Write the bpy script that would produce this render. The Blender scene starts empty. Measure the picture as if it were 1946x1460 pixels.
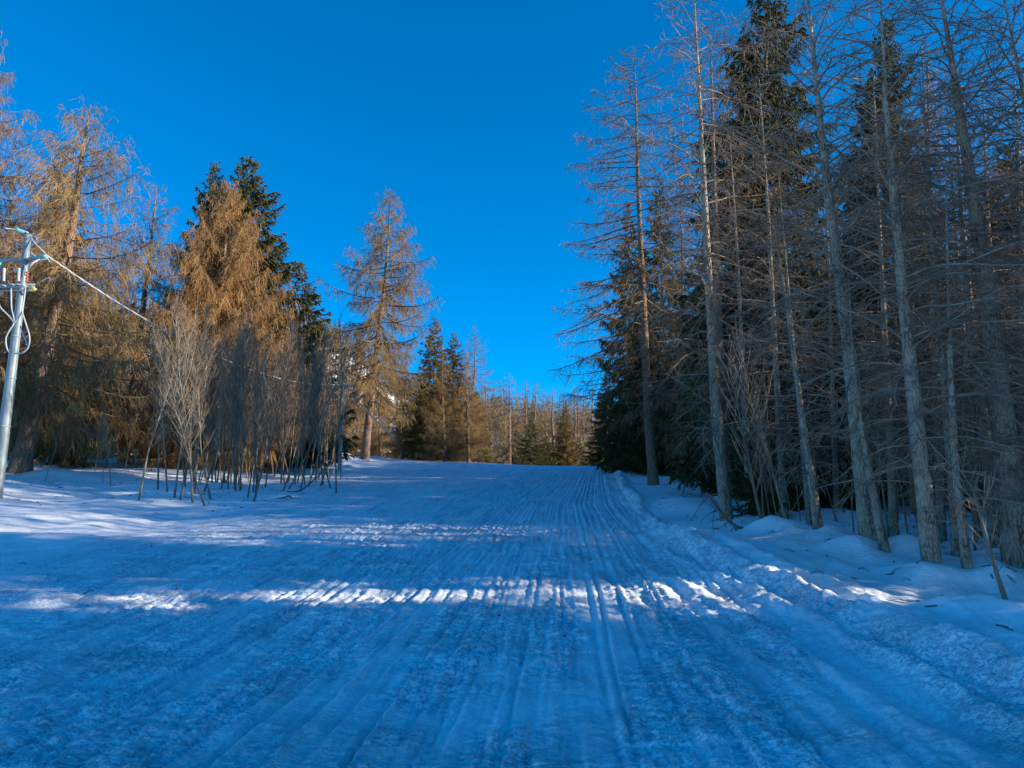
import bpy, math
import numpy as np
from mathutils import Vector, Quaternion

# ------------------------------------------------------------------ set-up
SC = bpy.context.scene
COL = SC.collection
PITCH = math.radians(10.0)
FPX = 1450.0                                   # focal length in pixels of a 1946 px wide frame
CP, SP = math.cos(PITCH), math.sin(PITCH)
CAMH = 1.6
SUN_EL = 17.5
SUN_AZ = (0.993, -0.12)                       # horizontal direction towards the sun


def at(px, py, D):
    """world point at distance D (along +Y) that lies on the line of sight of a photograph pixel"""
    X = (px - 973) / FPX
    u = (730 - py) / FPX
    Y = CP - u * SP
    Z = SP + u * CP
    return np.array([X / Y * D, D, CAMH + Z / Y * D])


# ------------------------------------------------------------------ noise
_rs = np.random.RandomState(7)
_PERM = _rs.permutation(4096)
_G = _rs.rand(4096) * 2 * math.pi
_GX, _GY = np.cos(_G), np.sin(_G)


def noise(x, y, seed=0):
    x = np.asarray(x, float); y = np.asarray(y, float)
    xi = np.floor(x).astype(np.int64); yi = np.floor(y).astype(np.int64)
    xf = x - xi; yf = y - yi

    def g(ix, iy, dx, dy):
        h = _PERM[(ix + _PERM[(iy + seed * 131) & 4095]) & 4095]
        return _GX[h] * dx + _GY[h] * dy
    u = xf * xf * xf * (xf * (xf * 6 - 15) + 10)
    v = yf * yf * yf * (yf * (yf * 6 - 15) + 10)
    a = g(xi, yi, xf, yf); b = g(xi + 1, yi, xf - 1, yf)
    c = g(xi, yi + 1, xf, yf - 1); d = g(xi + 1, yi + 1, xf - 1, yf - 1)
    return 1.4 * ((a + u * (b - a)) + v * ((c + u * (d - c)) - (a + u * (b - a))))


def fbm(x, y, o=4, seed=0):
    s = 0; a = 1.0
    for i in range(o):
        s = s + a * noise(x * 2 ** i, y * 2 ** i, seed + i * 3)
        a *= 0.5
    return s


def sstep(a, b, x):
    t = np.clip((x - a) / (b - a), 0, 1)
    return t * t * (3 - 2 * t)


# ------------------------------------------------------------------ terrain heights
BY = np.array([-60, 0, 4.0, 5.0, 6.3, 7.8, 8.8, 9.85, 11.2, 13.8, 21.0, 38.0, 70.0, 120.0])
BX = np.array([4.4, 3.5, 3.3, 3.2, 3.08, 3.0, 2.85, 2.66, 2.55, 2.62, 3.3, 5.25, 9.2, 15.5])
MOUNDS = []          # (x, y, height, radius)


def berm_x(y):
    return np.interp(y, BY, BX)


def centre_x(y):
    return np.where(y < 20, 0.07 * y, 1.4 + 0.115 * (y - 20))


def profile(y):
    y1 = np.minimum(y, 45)
    z = 0.1 * y1
    t = np.clip(y - 45, 0, 30)
    z = z + 0.1 * t - 0.002 * t * t
    far = np.clip(y - 75, 0, None)
    z = z - 0.02 * np.minimum(far, 25)
    z = np.where(y < 0, 0.05 * y, z)
    return z


_tr = np.random.RandomState(21)
TRACKS = [(float(o), float(-0.05 * o + _tr.randn() * 0.012), float(_tr.uniform(.009, .017)), float(_tr.uniform(.012, .020))) for o in np.sort(_tr.uniform(-5.5, 2.2, 46))] + [  # lateral offset from the centre line, slope, depth, half width
    (0.30, -0.02, 0.016, 0.014), (0.11, -0.04, 0.012, 0.014), (-0.30, 0.035, 0.012, 0.018),
    (-0.46, 0.035, 0.012, 0.018), (-2.20, 0.14, 0.022, 0.022), (-2.40, 0.14, 0.020, 0.024),
    (-1.25, 0.05, 0.014, 0.02), (-0.86, 0.04, 0.012, 0.02), (0.75, -0.03, 0.012, 0.02), (1.0, -0.05, 0.018, 0.03),
    (-3.3, 0.2, 0.02, 0.03), (-3.8, 0.2, 0.02, 0.03), (-4.6, .25, .022, .04), (-2.85, .16, .014, .02), (1.9, -.05, .02, .03), (.52, 0, .010, .012), (1.45, -0.06, 0.025, 0.04), (-1.7, 0.06, 0.012, 0.03)]


def hgt_macro(x, y):
    x = np.asarray(x, float); y = np.asarray(y, float)
    z = profile(y)
    # left bank and right-hand wood floor
    z = z + 0.05 * np.clip(-x - 9, 0, 60)
    z = z + 0.25 * sstep(-4, -16, x) * sstep(45, 62, y) + 0.5 * np.exp(-((x + 8) / 7.5) ** 2 - ((y - 60) / 11) ** 2)
    z = z - 0.012 * np.clip(x - 9, 0, 60)
    bx = berm_x(y)
    piste = sstep(0.3, -0.5, x - bx) * sstep(-7.5 - 0.03 * y, -4.2 - 0.03 * y, x)
    off = 1 - piste
    # drifts beside the piste
    z = z + off * (0.24 * noise(x / 4.3, y / 3.1, 3) + 0.06 * noise(x / 1.3, y / 1.0, 5))
    rgt = sstep(0.8, 2.6, x - bx)
    z = z + rgt * (0.10 * np.abs(noise(x / 1.1, y / 1.2, 11)) + 0.035 * fbm(x / 0.45, y / 0.4, 2, 17))
    z = z + 0.05 * noise(x / 6, y / 7, 9)
    z = z + 0.30 * np.exp(-((y - 66) / 7.0) ** 2) * sstep(0.4, 1.6, x - bx) * sstep(7, 2, x - bx)
    for (mx, my, mh, mr) in MOUNDS:
        z = z + mh * np.exp(-((x - mx) ** 2 + (y - my) ** 2) / (mr * mr))
    return z


def hgt(x, y):
    x = np.asarray(x, float); y = np.asarray(y, float)
    z = hgt_macro(x, y)
    bx = berm_x(y)
    q = x - bx + 0.05 * noise(y / 0.9, x * 0 + 3.3, 4) + 0.02 * noise(y / 0.25, x * 0 + 1.3, 6)
    lump = 1 + 0.55 * noise(y / 0.5, q * 2.2, 21) + 0.3 * noise(y / 0.17, q * 5, 22)
    near = sstep(14, 7.5, y)
    fr = sstep(90, 60, y)
    z = z + fr * 0.15 * lump * np.exp(-(q / (0.2 + 0.1 * noise(y / 1.7, y * 0, 25))) ** 2) * (0.75 + 0.6 * noise(y / 2.2, y * 0 + 8, 26))
    z = z + fr * 0.05 * np.clip(noise(x / 0.3, y / 0.34, 27), 0, 1) * np.exp(-((q - 0.1) / 0.6) ** 2)
    z = z + fr * 0.035 * np.abs(noise(x / 0.16, y / 0.22, 24)) * np.exp(-((q + 0.1) / 0.45) ** 2)
    for (o, h, w) in ((-0.45, 0.075, 0.11), (-0.78, -0.035, 0.07), (-1.02, 0.04, 0.08), (0.45, 0.11, 0.17), (0.22, -0.05, 0.07),
                      (0.85, 0.07, 0.2), (1.3, 0.05, 0.2), (-1.35, 0.022, 0.06), (-1.6, -0.025, 0.06), (-1.85, 0.02, 0.06)):
        g = np.exp(-((q - o + 0.05 * noise(y / 1.7, x * 0 + o * 9, 8)) / w) ** 2)
        z = z + near * h * g * (1 + 0.5 * noise(y / 0.7, x * 0 + o * 5, 15) + 0.22 * noise(x / 0.09, y / 0.15, 16))
    c = x - centre_x(y)
    piste = sstep(0.2, -0.25, q) * sstep(-6.5 - 0.03 * y, -4.2 - 0.03 * y, x)
    det = sstep(80, 25, y)
    # long grooves along the run
    cl = c * (1 - 0.012 * y)
    f1 = sstep(24, 9, y); f2 = sstep(60, 25, y)
    rough = sstep(-0.5, 0.35, noise(cl / 0.55, y / 1.9, 46) + 0.4 * noise(x / 0.3, y / 0.3, 47))
    z = z + piste * (0.008 * noise(cl * 3.2, y * 0.12, 31) + 0.009 * noise(cl * 9, y * 0.25, 33) + det * 0.008 * noise(cl * 24, y * 0.5, 35))
    z = z + (0.35 + 0.65 * piste) * (0.3 + 0.7 * rough) * (f1 * (0.020 * fbm(x / 0.13, y / 0.075, 2, 41) + 0.024 * np.abs(noise(x / 0.16, y / 0.09, 43)) ** 0.8) + f2 * 0.018 * noise(x / 0.45, y / 0.26, 44) + det * 0.02 * noise(x / 1.0, y / 0.7, 45))
    z = z - piste * f1 * 0.012 * sstep(0.15, 0.4, noise(cl / 0.12, y / 0.5, 48))
    sel = (y > -6) & (y < 62) & (x > -14) & (x < 9)
    if sel.any():
        xs, ys = x[sel], y[sel]
        yt = np.linspace(-8, 64, 2600); acc = np.zeros_like(xs)
        base = 0.07 * ys + 0.045 * np.clip(ys - 20, 0, None); yk = ys / (1 + ys / 9.0); fd = sstep(60, 30, ys)
        for (o, sl, d, w) in TRACKS:
            wt = 0.02 * noise(yt / 2.3, yt * 0 + o * 3, 51) + 0.006 * noise(yt / 0.4, yt * 0 + o * 3, 52)
            e = xs - (o + base + sl * yk) + np.interp(ys, yt, wt)
            ww = w * (1 + 0.02 * ys)
            nr = np.abs(e) < 5 * w * 2.3
            e, ww, f_ = e[nr], ww[nr], fd[nr]
            acc[nr] += f_ * (-d * np.exp(-(e / ww) ** 2) + 0.5 * d * np.exp(-((e - 2.1 * ww) / ww) ** 2))
        z = np.array(z); z[sel] += acc
    # trampled / wind-carved snow to the left of the run
    lf = sstep(-1.8, -4.5, x) * sstep(60, 30, y) * sstep(-16, -8, x)
    diag = y - 0.45 * x
    z = z + lf * (0.020 * noise(x / 1.1, diag / 0.28, 61) + 0.010 * noise(x / 0.35, diag / 0.12, 62))
    z = z + lf * sstep(20, 8, y) * 0.03 * np.clip(noise(x / 0.28, y / 0.22, 63) - 0.15, 0, 1)
    # a soft edge across the run where a drift was cut
    for (yc, sl, x0, x1, h) in ((9.9, -0.04, -4.5, 1.2, 0.028), (8.25, -0.06, -2.2, 2.4, 0.026), (12.9, 0.02, -4.6, -1.9, 0.05), (7.35, -0.03, -2.6, 0.6, 0.022)):
        e = y - (yc + sl * x + 0.10 * noise(x / 1.3, x * 0 + yc, 71) + 0.03 * noise(x / 0.3, x * 0 + yc, 72))
        z = z + h * sstep(x0, x0 + 0.8, x) * sstep(x1, x1 - 0.8, x) * np.exp(-(e / 0.09) ** 2)
    z = z + (1 - piste) * (f2 * 0.012 * noise(x / 0.5, y / 0.32, 81) + f1 * 0.006 * noise(x / 0.1, y / 0.1, 82))
    return z


def G(x, y):
    return float(hgt_macro(np.array([x]), np.array([y]))[0])


# ------------------------------------------------------------------ objects / tags
def tag(o, label=None, cat=None, group=None, kind=None):
    if label: o['label'] = label
    if cat: o['category'] = cat
    if group: o['group'] = group
    if kind: o['kind'] = kind
    return o


def empty(name, loc, label, cat, group=None):
    o = bpy.data.objects.new(name, None); COL.objects.link(o)
    o.location = loc; o.empty_display_size = 0.3
    return tag(o, label, cat, group)


def mesh_from(verts, quads, mats, midx=None, smooth=True, name='mesh', tris=None):
    me = bpy.data.meshes.new(name)
    verts = np.asarray(verts, np.float32)
    nq = len(quads); nt = 0 if tris is None else len(tris)
    loops = np.asarray(quads, np.int32).reshape(-1) if nq else np.zeros(0, np.int32)
    starts = np.arange(nq, dtype=np.int32) * 4
    tot = np.full(nq, 4, np.int32)
    if nt:
        starts = np.concatenate([starts, nq * 4 + np.arange(nt, dtype=np.int32) * 3])
        tot = np.concatenate([tot, np.full(nt, 3, np.int32)])
        loops = np.concatenate([loops, np.asarray(tris, np.int32).reshape(-1)])
    me.vertices.add(len(verts)); me.vertices.foreach_set('co', verts.reshape(-1))
    me.loops.add(len(loops)); me.loops.foreach_set('vertex_index', loops)
    me.polygons.add(nq + nt)
    me.polygons.foreach_set('loop_start', starts)
    me.polygons.foreach_set('loop_total', tot)
    for m in mats: me.materials.append(m)
    if midx is not None: me.polygons.foreach_set('material_index', np.asarray(midx, np.int32))
    me.polygons.foreach_set('use_smooth', np.full(nq + nt, smooth))
    me.update(calc_edges=True)
    return me


def link(name, me, parent=None):
    o = bpy.data.objects.new(name, me); COL.objects.link(o)
    if parent is not None: o.parent = parent
    return o


class MB:
    """collects tubes and polyhedra; builds ONE mesh"""
    def __init__(s): s.v = []; s.q = []; s.t = []; s.qm = []; s.tm = []; s.n = 0

    def add(s, v, q=None, t=None, m=0):
        v = np.asarray(v, float)
        if q is not None and len(q): s.q.append(np.asarray(q) + s.n); s.qm.append(np.full(len(q), m))
        if t is not None and len(t): s.t.append(np.asarray(t) + s.n); s.tm.append(np.full(len(t), m))
        s.v.append(v); s.n += len(v)

    def tubes(s, P, R, S=3, m=0, caps=False, seed=0):
        """P (N,K,3) centre lines, R (N,K) radii"""
        P = np.asarray(P, float); R = np.asarray(R, float)
        N, K, _ = P.shape
        if N == 0: return
        T = np.gradient(P, axis=1)
        T /= np.linalg.norm(T, axis=2, keepdims=True) + 1e-9
        ax = P[:, -1] - P[:, 0]
        ax /= np.linalg.norm(ax, axis=1, keepdims=True) + 1e-9
        ref = np.where(np.abs(ax[:, 2:3]) > 0.85, np.array([[1.0, 0, 0]]), np.array([[0, 0, 1.0]]))
        ref = np.repeat(ref[:, None, :], K, 1)
        U = np.cross(T, ref); U /= np.linalg.norm(U, axis=2, keepdims=True) + 1e-9
        W = np.cross(T, U)
        a = np.arange(S) * 2 * math.pi / S
        V = P[:, :, None, :] + R[:, :, None, None] * (np.cos(a)[None, None, :, None] * U[:, :, None, :] + np.sin(a)[None, None, :, None] * W[:, :, None, :])
        V = V.reshape(-1, 3)
        i = np.arange(N)[:, None, None] * K * S; k = np.arange(K - 1)[None, :, None] * S; j = np.arange(S)[None, None, :]
        j2 = (j + 1) % S
        Q = np.stack([i + k + j, i + k + j2, i + k + S + j2, i + k + S + j], -1).reshape(-1, 4)
        t = None
        if caps:
            c0 = np.stack([np.stack([np.arange(N) * K * S + b for b in (0, a_ + 1, a_)], -1) for a_ in range(1, S - 1)], 1).reshape(-1, 3)
            c1 = np.stack([np.stack([np.arange(N) * K * S + (K - 1) * S + b for b in (0, a_, a_ + 1)], -1) for a_ in range(1, S - 1)], 1).reshape(-1, 3)
            t = np.concatenate([c0, c1])
        s.add(V, Q, t, m)

    def tube(s, pts, r, S=10, m=0, caps=True):
        pts = np.asarray(pts, float)
        r = np.full(len(pts), r) if np.isscalar(r) else np.asarray(r, float)
        s.tubes(pts[None], r[None], S, m, caps)

    def box(s, c, size, R=None, m=0, bev=0.0):
        hx, hy, hz = np.array(size) / 2
        b = min(bev, hx * .9, hy * .9, hz * .9)
        if b <= 0:
            v = np.array([[x, y, z] for z in (-hz, hz) for y in (-hy, hy) for x in (-hx, hx)])
            q = [[0, 2, 3, 1], [4, 5, 7, 6], [0, 1, 5, 4], [2, 6, 7, 3], [0, 4, 6, 2], [1, 3, 7, 5]]
        else:
            ring = [(-hx + b, -hy), (hx - b, -hy), (hx, -hy + b), (hx, hy - b), (hx - b, hy), (-hx + b, hy), (-hx, hy - b), (-hx, -hy + b)]
            v = np.array([[x, y, z] for z in (-hz, hz) for (x, y) in ring])
            q = [[i, (i + 1) % 8, 8 + (i + 1) % 8, 8 + i] for i in range(8)] + [[0, 7, 6, 1], [1, 6, 5, 2], [2, 5, 4, 3], [8, 9, 14, 15], [9, 10, 13, 14], [10, 11, 12, 13]]
        if R is not None: v = v @ np.array(R).T
        s.add(v + np.array(c), q, None, m)

    def mesh(s, mats, smooth=True, name='mesh'):
        v = np.concatenate(s.v) if s.v else np.zeros((0, 3))
        q = np.concatenate(s.q) if s.q else np.zeros((0, 4), int)
        t = np.concatenate(s.t) if s.t else None
        mi = np.concatenate(([*s.qm] or [np.zeros(0)]) + s.tm)
        return mesh_from(v, q, mats, mi, smooth, name, t)

    def build(s, name, mats, parent=None, smooth=True):
        if not isinstance(mats, (list, tuple)): mats = [mats]
        return link(name, s.mesh(mats, smooth, name), parent)


# ------------------------------------------------------------------ materials
def mat(name, base, rough=0.8, spec=0.3, metal=0.0):
    m = bpy.data.materials.new(name); m.use_nodes = True
    b = m.node_tree.nodes['Principled BSDF']
    b.inputs['Base Color'].default_value = (*base, 1); b.inputs['Roughness'].default_value = rough
    b.inputs['Specular IOR Level'].default_value = spec; b.inputs['Metallic'].default_value = metal
    return m, m.node_tree.nodes, m.node_tree.links, b


def ramp_mat(name, stops, scale, rough=0.9, vec='Object', stretch=(1, 1, 1), detail=4, bump=0.0, bscale=None, bdist=0.02, rnd=0.0, spec=0.2, dist=0.0):
    m, n, l, b = mat(name, stops[0][1], rough, spec)
    tc = n.new('ShaderNodeTexCoord'); mp = n.new('ShaderNodeMapping'); mp.inputs['Scale'].default_value = stretch
    l.new(tc.outputs[vec], mp.inputs['Vector'])
    nz = n.new('ShaderNodeTexNoise'); nz.inputs['Scale'].default_value = scale; nz.inputs['Detail'].default_value = detail
    nz.inputs['Roughness'].default_value = 0.6; nz.inputs['Distortion'].default_value = dist
    l.new(mp.outputs[0], nz.inputs['Vector'])
    cr = n.new('ShaderNodeValToRGB'); l.new(nz.outputs['Fac'], cr.inputs['Fac'])
    e = cr.color_ramp.elements
    e[0].position = stops[0][0]; e[0].color = (*stops[0][1], 1)
    e[1].position = stops[-1][0]; e[1].color = (*stops[-1][1], 1)
    for p, c in stops[1:-1]:
        x = e.new(p); x.color = (*c, 1)
    out = cr.outputs['Color']
    if rnd:
        oi = n.new('ShaderNodeObjectInfo'); hs = n.new('ShaderNodeHueSaturation')
        mr = n.new('ShaderNodeMapRange'); mr.inputs['To Min'].default_value = 1 - rnd; mr.inputs['To Max'].default_value = 1 + rnd
        l.new(oi.outputs['Random'], mr.inputs['Value']); l.new(mr.outputs[0], hs.inputs['Value']); l.new(out, hs.inputs['Color'])
        out = hs.outputs['Color']
    l.new(out, b.inputs['Base Color'])
    if bump:
        n2 = n.new('ShaderNodeTexNoise'); n2.inputs['Scale'].default_value = bscale or scale * 3; n2.inputs['Detail'].default_value = 5
        l.new(mp.outputs[0], n2.inputs['Vector'])
        bp = n.new('ShaderNodeBump'); bp.inputs['Strength'].default_value = bump; bp.inputs['Distance'].default_value = bdist
        l.new(n2.outputs['Fac'], bp.inputs['Height']); l.new(bp.outputs[0], b.inputs['Normal'])
    return m


def bark_mat(name, dark, mid, light, lichen, lich_lo=0.62):
    m, n, l, b = mat(name, mid, 0.92, 0.15)
    tc = n.new('ShaderNodeTexCoord')
    mp = n.new('ShaderNodeMapping'); mp.inputs['Scale'].default_value = (1, 1, 0.36); l.new(tc.outputs['Object'], mp.inputs['Vector'])
    vo = n.new('ShaderNodeTexVoronoi'); vo.feature = 'DISTANCE_TO_EDGE'; vo.inputs['Scale'].default_value = 22; l.new(mp.outputs[0], vo.inputs['Vector'])
    nz = n.new('ShaderNodeTexNoise'); nz.inputs['Scale'].default_value = 14; nz.inputs['Detail'].default_value = 6; l.new(mp.outputs[0], nz.inputs['Vector'])
    mu = n.new('ShaderNodeMath'); mu.operation = 'MULTIPLY_ADD'; mu.inputs[1].default_value = 2.0
    l.new(vo.outputs['Distance'], mu.inputs[0]); l.new(nz.outputs['Fac'], mu.inputs[2])
    cr = n.new('ShaderNodeValToRGB'); e = cr.color_ramp.elements
    e[0].position = 0.38; e[0].color = (*dark, 1); e[1].position = 0.9; e[1].color = (*light, 1)
    x = e.new(0.58); x.color = (*mid, 1)
    l.new(mu.outputs[0], cr.inputs['Fac'])
    n3 = n.new('ShaderNodeTexNoise'); n3.inputs['Scale'].default_value = 2.3; n3.inputs['Detail'].default_value = 7; n3.inputs['Roughness'].default_value = 0.7
    l.new(tc.outputs['Object'], n3.inputs['Vector'])
    r3 = n.new('ShaderNodeMapRange'); r3.inputs['From Min'].default_value = lich_lo - 0.08; r3.inputs['From Max'].default_value = lich_lo
    l.new(n3.outputs['Fac'], r3.inputs['Value'])
    mx = n.new('ShaderNodeMix'); mx.data_type = 'RGBA'; l.new(r3.outputs[0], mx.inputs['Factor'])
    l.new(cr.outputs['Color'], mx.inputs['A']); mx.inputs['B'].default_value = (*lichen, 1)
    l.new(mx.outputs['Result'], b.inputs['Base Color'])
    bp = n.new('ShaderNodeBump'); bp.inputs['Strength'].default_value = 0.9; bp.inputs['Distance'].default_value = 0.03
    l.new(mu.outputs[0], bp.inputs['Height']); l.new(bp.outputs[0], b.inputs['Normal'])
    return m


M = {}
M['bark_brown'] = bark_mat('larch_bark_brown', (0.07, 0.045, 0.03), (0.19, 0.125, 0.085), (0.30, 0.21, 0.15), (0.38, 0.17, 0.07), 0.66)
M['bark_grey'] = bark_mat('larch_bark_grey', (0.07, 0.048, 0.032), (0.22, 0.16, 0.115), (0.38, 0.29, 0.215), (0.40, 0.34, 0.25), 0.55)
M['bark_dark'] = bark_mat('spruce_bark', (0.05, 0.04, 0.03), (0.13, 0.10, 0.08), (0.22, 0.17, 0.13), (0.2, 0.2, 0.15), 0.64)
M['twig_brown'] = ramp_mat('larch_twigs_brown', [(0.3, (0.10, 0.066, 0.034)), (0.5, (0.25, 0.165, 0.075)), (0.7, (0.44, 0.26, 0.09))], 0.7, rnd=0.18, detail=6)
M['twig_rust'] = ramp_mat('larch_twigs_rust', [(0.3, (0.15, 0.085, 0.04)), (0.5, (0.29, 0.165, 0.07)), (0.7, (0.46, 0.24, 0.08))], 0.7, rnd=0.12, detail=6)
M['twig_grey'] = ramp_mat('larch_twigs_grey', [(0.3, (0.08, 0.055, 0.038)), (0.5, (0.19, 0.135, 0.09)), (0.72, (0.36, 0.27, 0.19))], 1.1, rnd=0.15, detail=6)
M['limb'] = ramp_mat('limb_bark', [(0.3, (0.08, 0.05, 0.035)), (0.7, (0.24, 0.17, 0.12))], 3.0, rnd=0.1)
M['limb_pale'] = ramp_mat('limb_bark_pale', [(0.3, (0.16, 0.11, 0.08)), (0.7, (0.40, 0.31, 0.23))], 3.0, rnd=0.1)
M['needle'] = ramp_mat('spruce_needles', [(0.3, (0.038, 0.038, 0.011)), (0.5, (0.075, 0.07, 0.018)), (0.72, (0.14, 0.11, 0.03))], 0.9, rnd=0.15, rough=0.7, detail=6)
M['needle_olive'] = ramp_mat('spruce_needles_olive', [(0.3, (0.09, 0.07, 0.02)), (0.5, (0.19, 0.13, 0.035)), (0.72, (0.36, 0.20, 0.05))], 0.8, rnd=0.15, rough=0.75, detail=6)
M['stem'] = ramp_mat('sapling_bark', [(0.3, (0.11, 0.085, 0.06)), (0.55, (0.23, 0.18, 0.125)), (0.75, (0.36, 0.29, 0.21))], 5.0, stretch=(1, 1, 0.4), rnd=0.25)
M['stem_dark'] = ramp_mat('sapling_bark_dark', [(0.3, (0.06, 0.045, 0.035)), (0.7, (0.17, 0.135, 0.10))], 5.0, stretch=(1, 1, 0.4), rnd=0.2)


def snow_mat(name, granular=True):
    m, n, l, b = mat(name, (0.80, 0.83, 0.86), 0.65, 0.25)
    tc = n.new('ShaderNodeTexCoord')
    if granular:
        mp = n.new('ShaderNodeMapping'); mp.inputs['Scale'].default_value = (0.75, 1.2, 1); l.new(tc.outputs['Object'], mp.inputs['Vector'])
        n1 = n.new('ShaderNodeTexNoise'); n1.inputs['Scale'].default_value = 30; n1.inputs['Detail'].default_value = 6; n1.inputs['Roughness'].default_value = 0.7; n1.inputs['Distortion'].default_value = 0.6
        l.new(mp.outputs[0], n1.inputs['Vector'])
        vo = n.new('ShaderNodeTexVoronoi'); vo.inputs['Scale'].default_value = 30; vo.feature = 'SMOOTH_F1'; l.new(mp.outputs[0], vo.inputs['Vector'])
        ad = n.new('ShaderNodeMath'); ad.operation = 'MULTIPLY_ADD'; ad.inputs[1].default_value = -0.5
        l.new(vo.outputs['Distance'], ad.inputs[0]); l.new(n1.outputs['Fac'], ad.inputs[2])
        # patches where the surface is smooth packed snow
        n2 = n.new('ShaderNodeTexNoise'); n2.inputs['Scale'].default_value = 1.3; n2.inputs['Detail'].default_value = 5; l.new(mp.outputs[0], n2.inputs['Vector'])
        mr = n.new('ShaderNodeMapRange'); mr.inputs['From Min'].default_value = 0.38; mr.inputs['From Max'].default_value = 0.6
        mr.inputs['To Min'].default_value = 0.25; mr.inputs['To Max'].default_value = 1.0; l.new(n2.outputs['Fac'], mr.inputs['Value'])
        bp = n.new('ShaderNodeBump'); bp.inputs['Distance'].default_value = 0.028
        l.new(mr.outputs[0], bp.inputs['Strength']); l.new(ad.outputs[0], bp.inputs['Height'])
        l.new(bp.outputs[0], b.inputs['Normal'])
        at_ = n.new('ShaderNodeAttribute'); at_.attribute_name = 'crust'
        cr = n.new('ShaderNodeValToRGB'); e = cr.color_ramp.elements          # icy grain, contrast raised so the colour carries relief shading too
        e[0].position = 0.44; e[0].color = (0.44, 0.51, 0.58, 1); e[1].position = 0.55; e[1].color = (0.98, 0.98, 0.98, 1)
        n4 = n.new('ShaderNodeTexNoise'); n4.inputs['Scale'].default_value = 30; n4.inputs['Detail'].default_value = 4; n4.inputs['Roughness'].default_value = 0.65; n4.inputs['Distortion'].default_value = 1.2
        l.new(mp.outputs[0], n4.inputs['Vector']); l.new(n4.outputs['Fac'], cr.inputs['Fac'])
        m2 = n.new('ShaderNodeMapping'); m2.inputs['Rotation'].default_value = (0, 0, 0.10); m2.inputs['Scale'].default_value = (11, 0.55, 1); l.new(tc.outputs['Object'], m2.inputs['Vector'])
        n5 = n.new('ShaderNodeTexNoise'); n5.inputs['Scale'].default_value = 1.0; n5.inputs['Detail'].default_value = 5; n5.inputs['Roughness'].default_value = 0.7; l.new(m2.outputs[0], n5.inputs['Vector'])
        c5 = n.new('ShaderNodeValToRGB'); e = c5.color_ramp.elements
        e[0].position = 0.44; e[0].color = (0.74, 0.78, 0.83, 1); e[1].position = 0.52; e[1].color = (1, 1, 1, 1); l.new(n5.outputs['Fac'], c5.inputs['Fac'])
        mm = n.new('ShaderNodeMix'); mm.data_type = 'RGBA'; mm.blend_type = 'MULTIPLY'; mm.inputs['Factor'].default_value = 1.0
        l.new(cr.outputs['Color'], mm.inputs['A']); l.new(c5.outputs['Color'], mm.inputs['B'])
        mx = n.new('ShaderNodeMix'); mx.data_type = 'RGBA'; mx.inputs['A'].default_value = (0.87, 0.89, 0.91, 1)
        l.new(at_.outputs['Fac'], mx.inputs['Factor']); l.new(mm.outputs['Result'], mx.inputs['B'])
        l.new(mx.outputs['Result'], b.inputs['Base Color'])
    return m


M['snow'] = snow_mat('packed_snow')
M['snow_far'] = ramp_mat('far_snow', [(0.3, (0.62, 0.64, 0.66)), (0.6, (0.82, 0.84, 0.86))], 0.05, rough=0.7)
M['steel'] = ramp_mat('galvanised_steel', [(0.3, (0.11, 0.15, 0.17)), (0.7, (0.24, 0.29, 0.31))], 6, rough=0.45, spec=0.5, stretch=(1, 1, 0.3))
M['steel_dark'] = ramp_mat('weathered_steel', [(0.3, (0.16, 0.20, 0.22)), (0.7, (0.30, 0.35, 0.37))], 8, rough=0.55, spec=0.5)
M['glass_teal'] = mat('insulator_glass', (0.10, 0.34, 0.36), 0.15, 0.6)[0]
M['porcelain'] = mat('insulator_red', (0.42, 0.09, 0.04), 0.3, 0.5)[0]
M['poly'] = mat('insulator_grey', (0.42, 0.46, 0.44), 0.5, 0.4)[0]
M['cable'] = mat('cable_grey', (0.38, 0.42, 0.44), 0.5, 0.4)[0]
M['cable_white'] = mat('frosted_cable', (0.50, 0.51, 0.52), 0.7, 0.3)[0]
M['yellow'] = mat('yellow_tab', (0.62, 0.48, 0.14), 0.5, 0.4)[0]
M['wood_pale'] = ramp_mat('pale_wood_pole', [(0.3, (0.5, 0.45, 0.36)), (0.7, (0.72, 0.67, 0.56))], 5, stretch=(1, 1, .2))
M['plank'] = ramp_mat('chalet_planks', [(0.3, (0.16, 0.09, 0.05)), (0.7, (0.30, 0.19, 0.11))], 5, stretch=(6, 6, .4))
M['plaster'] = ramp_mat('chalet_plaster', [(0.3, (0.36, 0.38, 0.4)), (0.7, (0.5, 0.51, 0.52))], 2)
M['plaster_y'] = ramp_mat('chalet_yellow', [(0.3, (0.62, 0.5, 0.3)), (0.7, (0.75, 0.63, 0.4))], 2)
M['window'] = mat('window_glass', (0.03, 0.04, 0.05), 0.1, 0.5)[0]
M['red'] = mat('red_litter', (0.35, 0.02, 0.03), 0.5)[0]

# ------------------------------------------------------------------ tree generator


def lerp_path(P, idx, s):
    """P (N,K,3); sample line idx at parameter s in 0..1 -> points, tangents"""
    K = P.shape[1]
    f = np.clip(s, 0, 0.9999) * (K - 1)
    k = f.astype(int); w = (f - k)[:, None]
    a = P[idx, k]; b = P[idx, np.minimum(k + 1, K - 1)]
    t = b - a; t /= np.linalg.norm(t, axis=1, keepdims=True) + 1e-9
    return a * (1 - w) + b * w, t


def grow(start, d, L, K, curl, rs, wig=0.06):
    """paths that start along d and bend by curl (vector per path, added along the way)"""
    N = len(start)
    P = np.zeros((N, K, 3)); P[:, 0] = start
    dd = d.copy()
    step = (L / (K - 1))[:, None]
    for k in range(1, K):
        dd = dd + curl(k / (K - 1)) / (K - 1) + rs.randn(N, 3) * wig
        dd /= np.linalg.norm(dd, axis=1, keepdims=True) + 1e-9
        P[:, k] = P[:, k - 1] + dd * step
    return P


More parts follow.
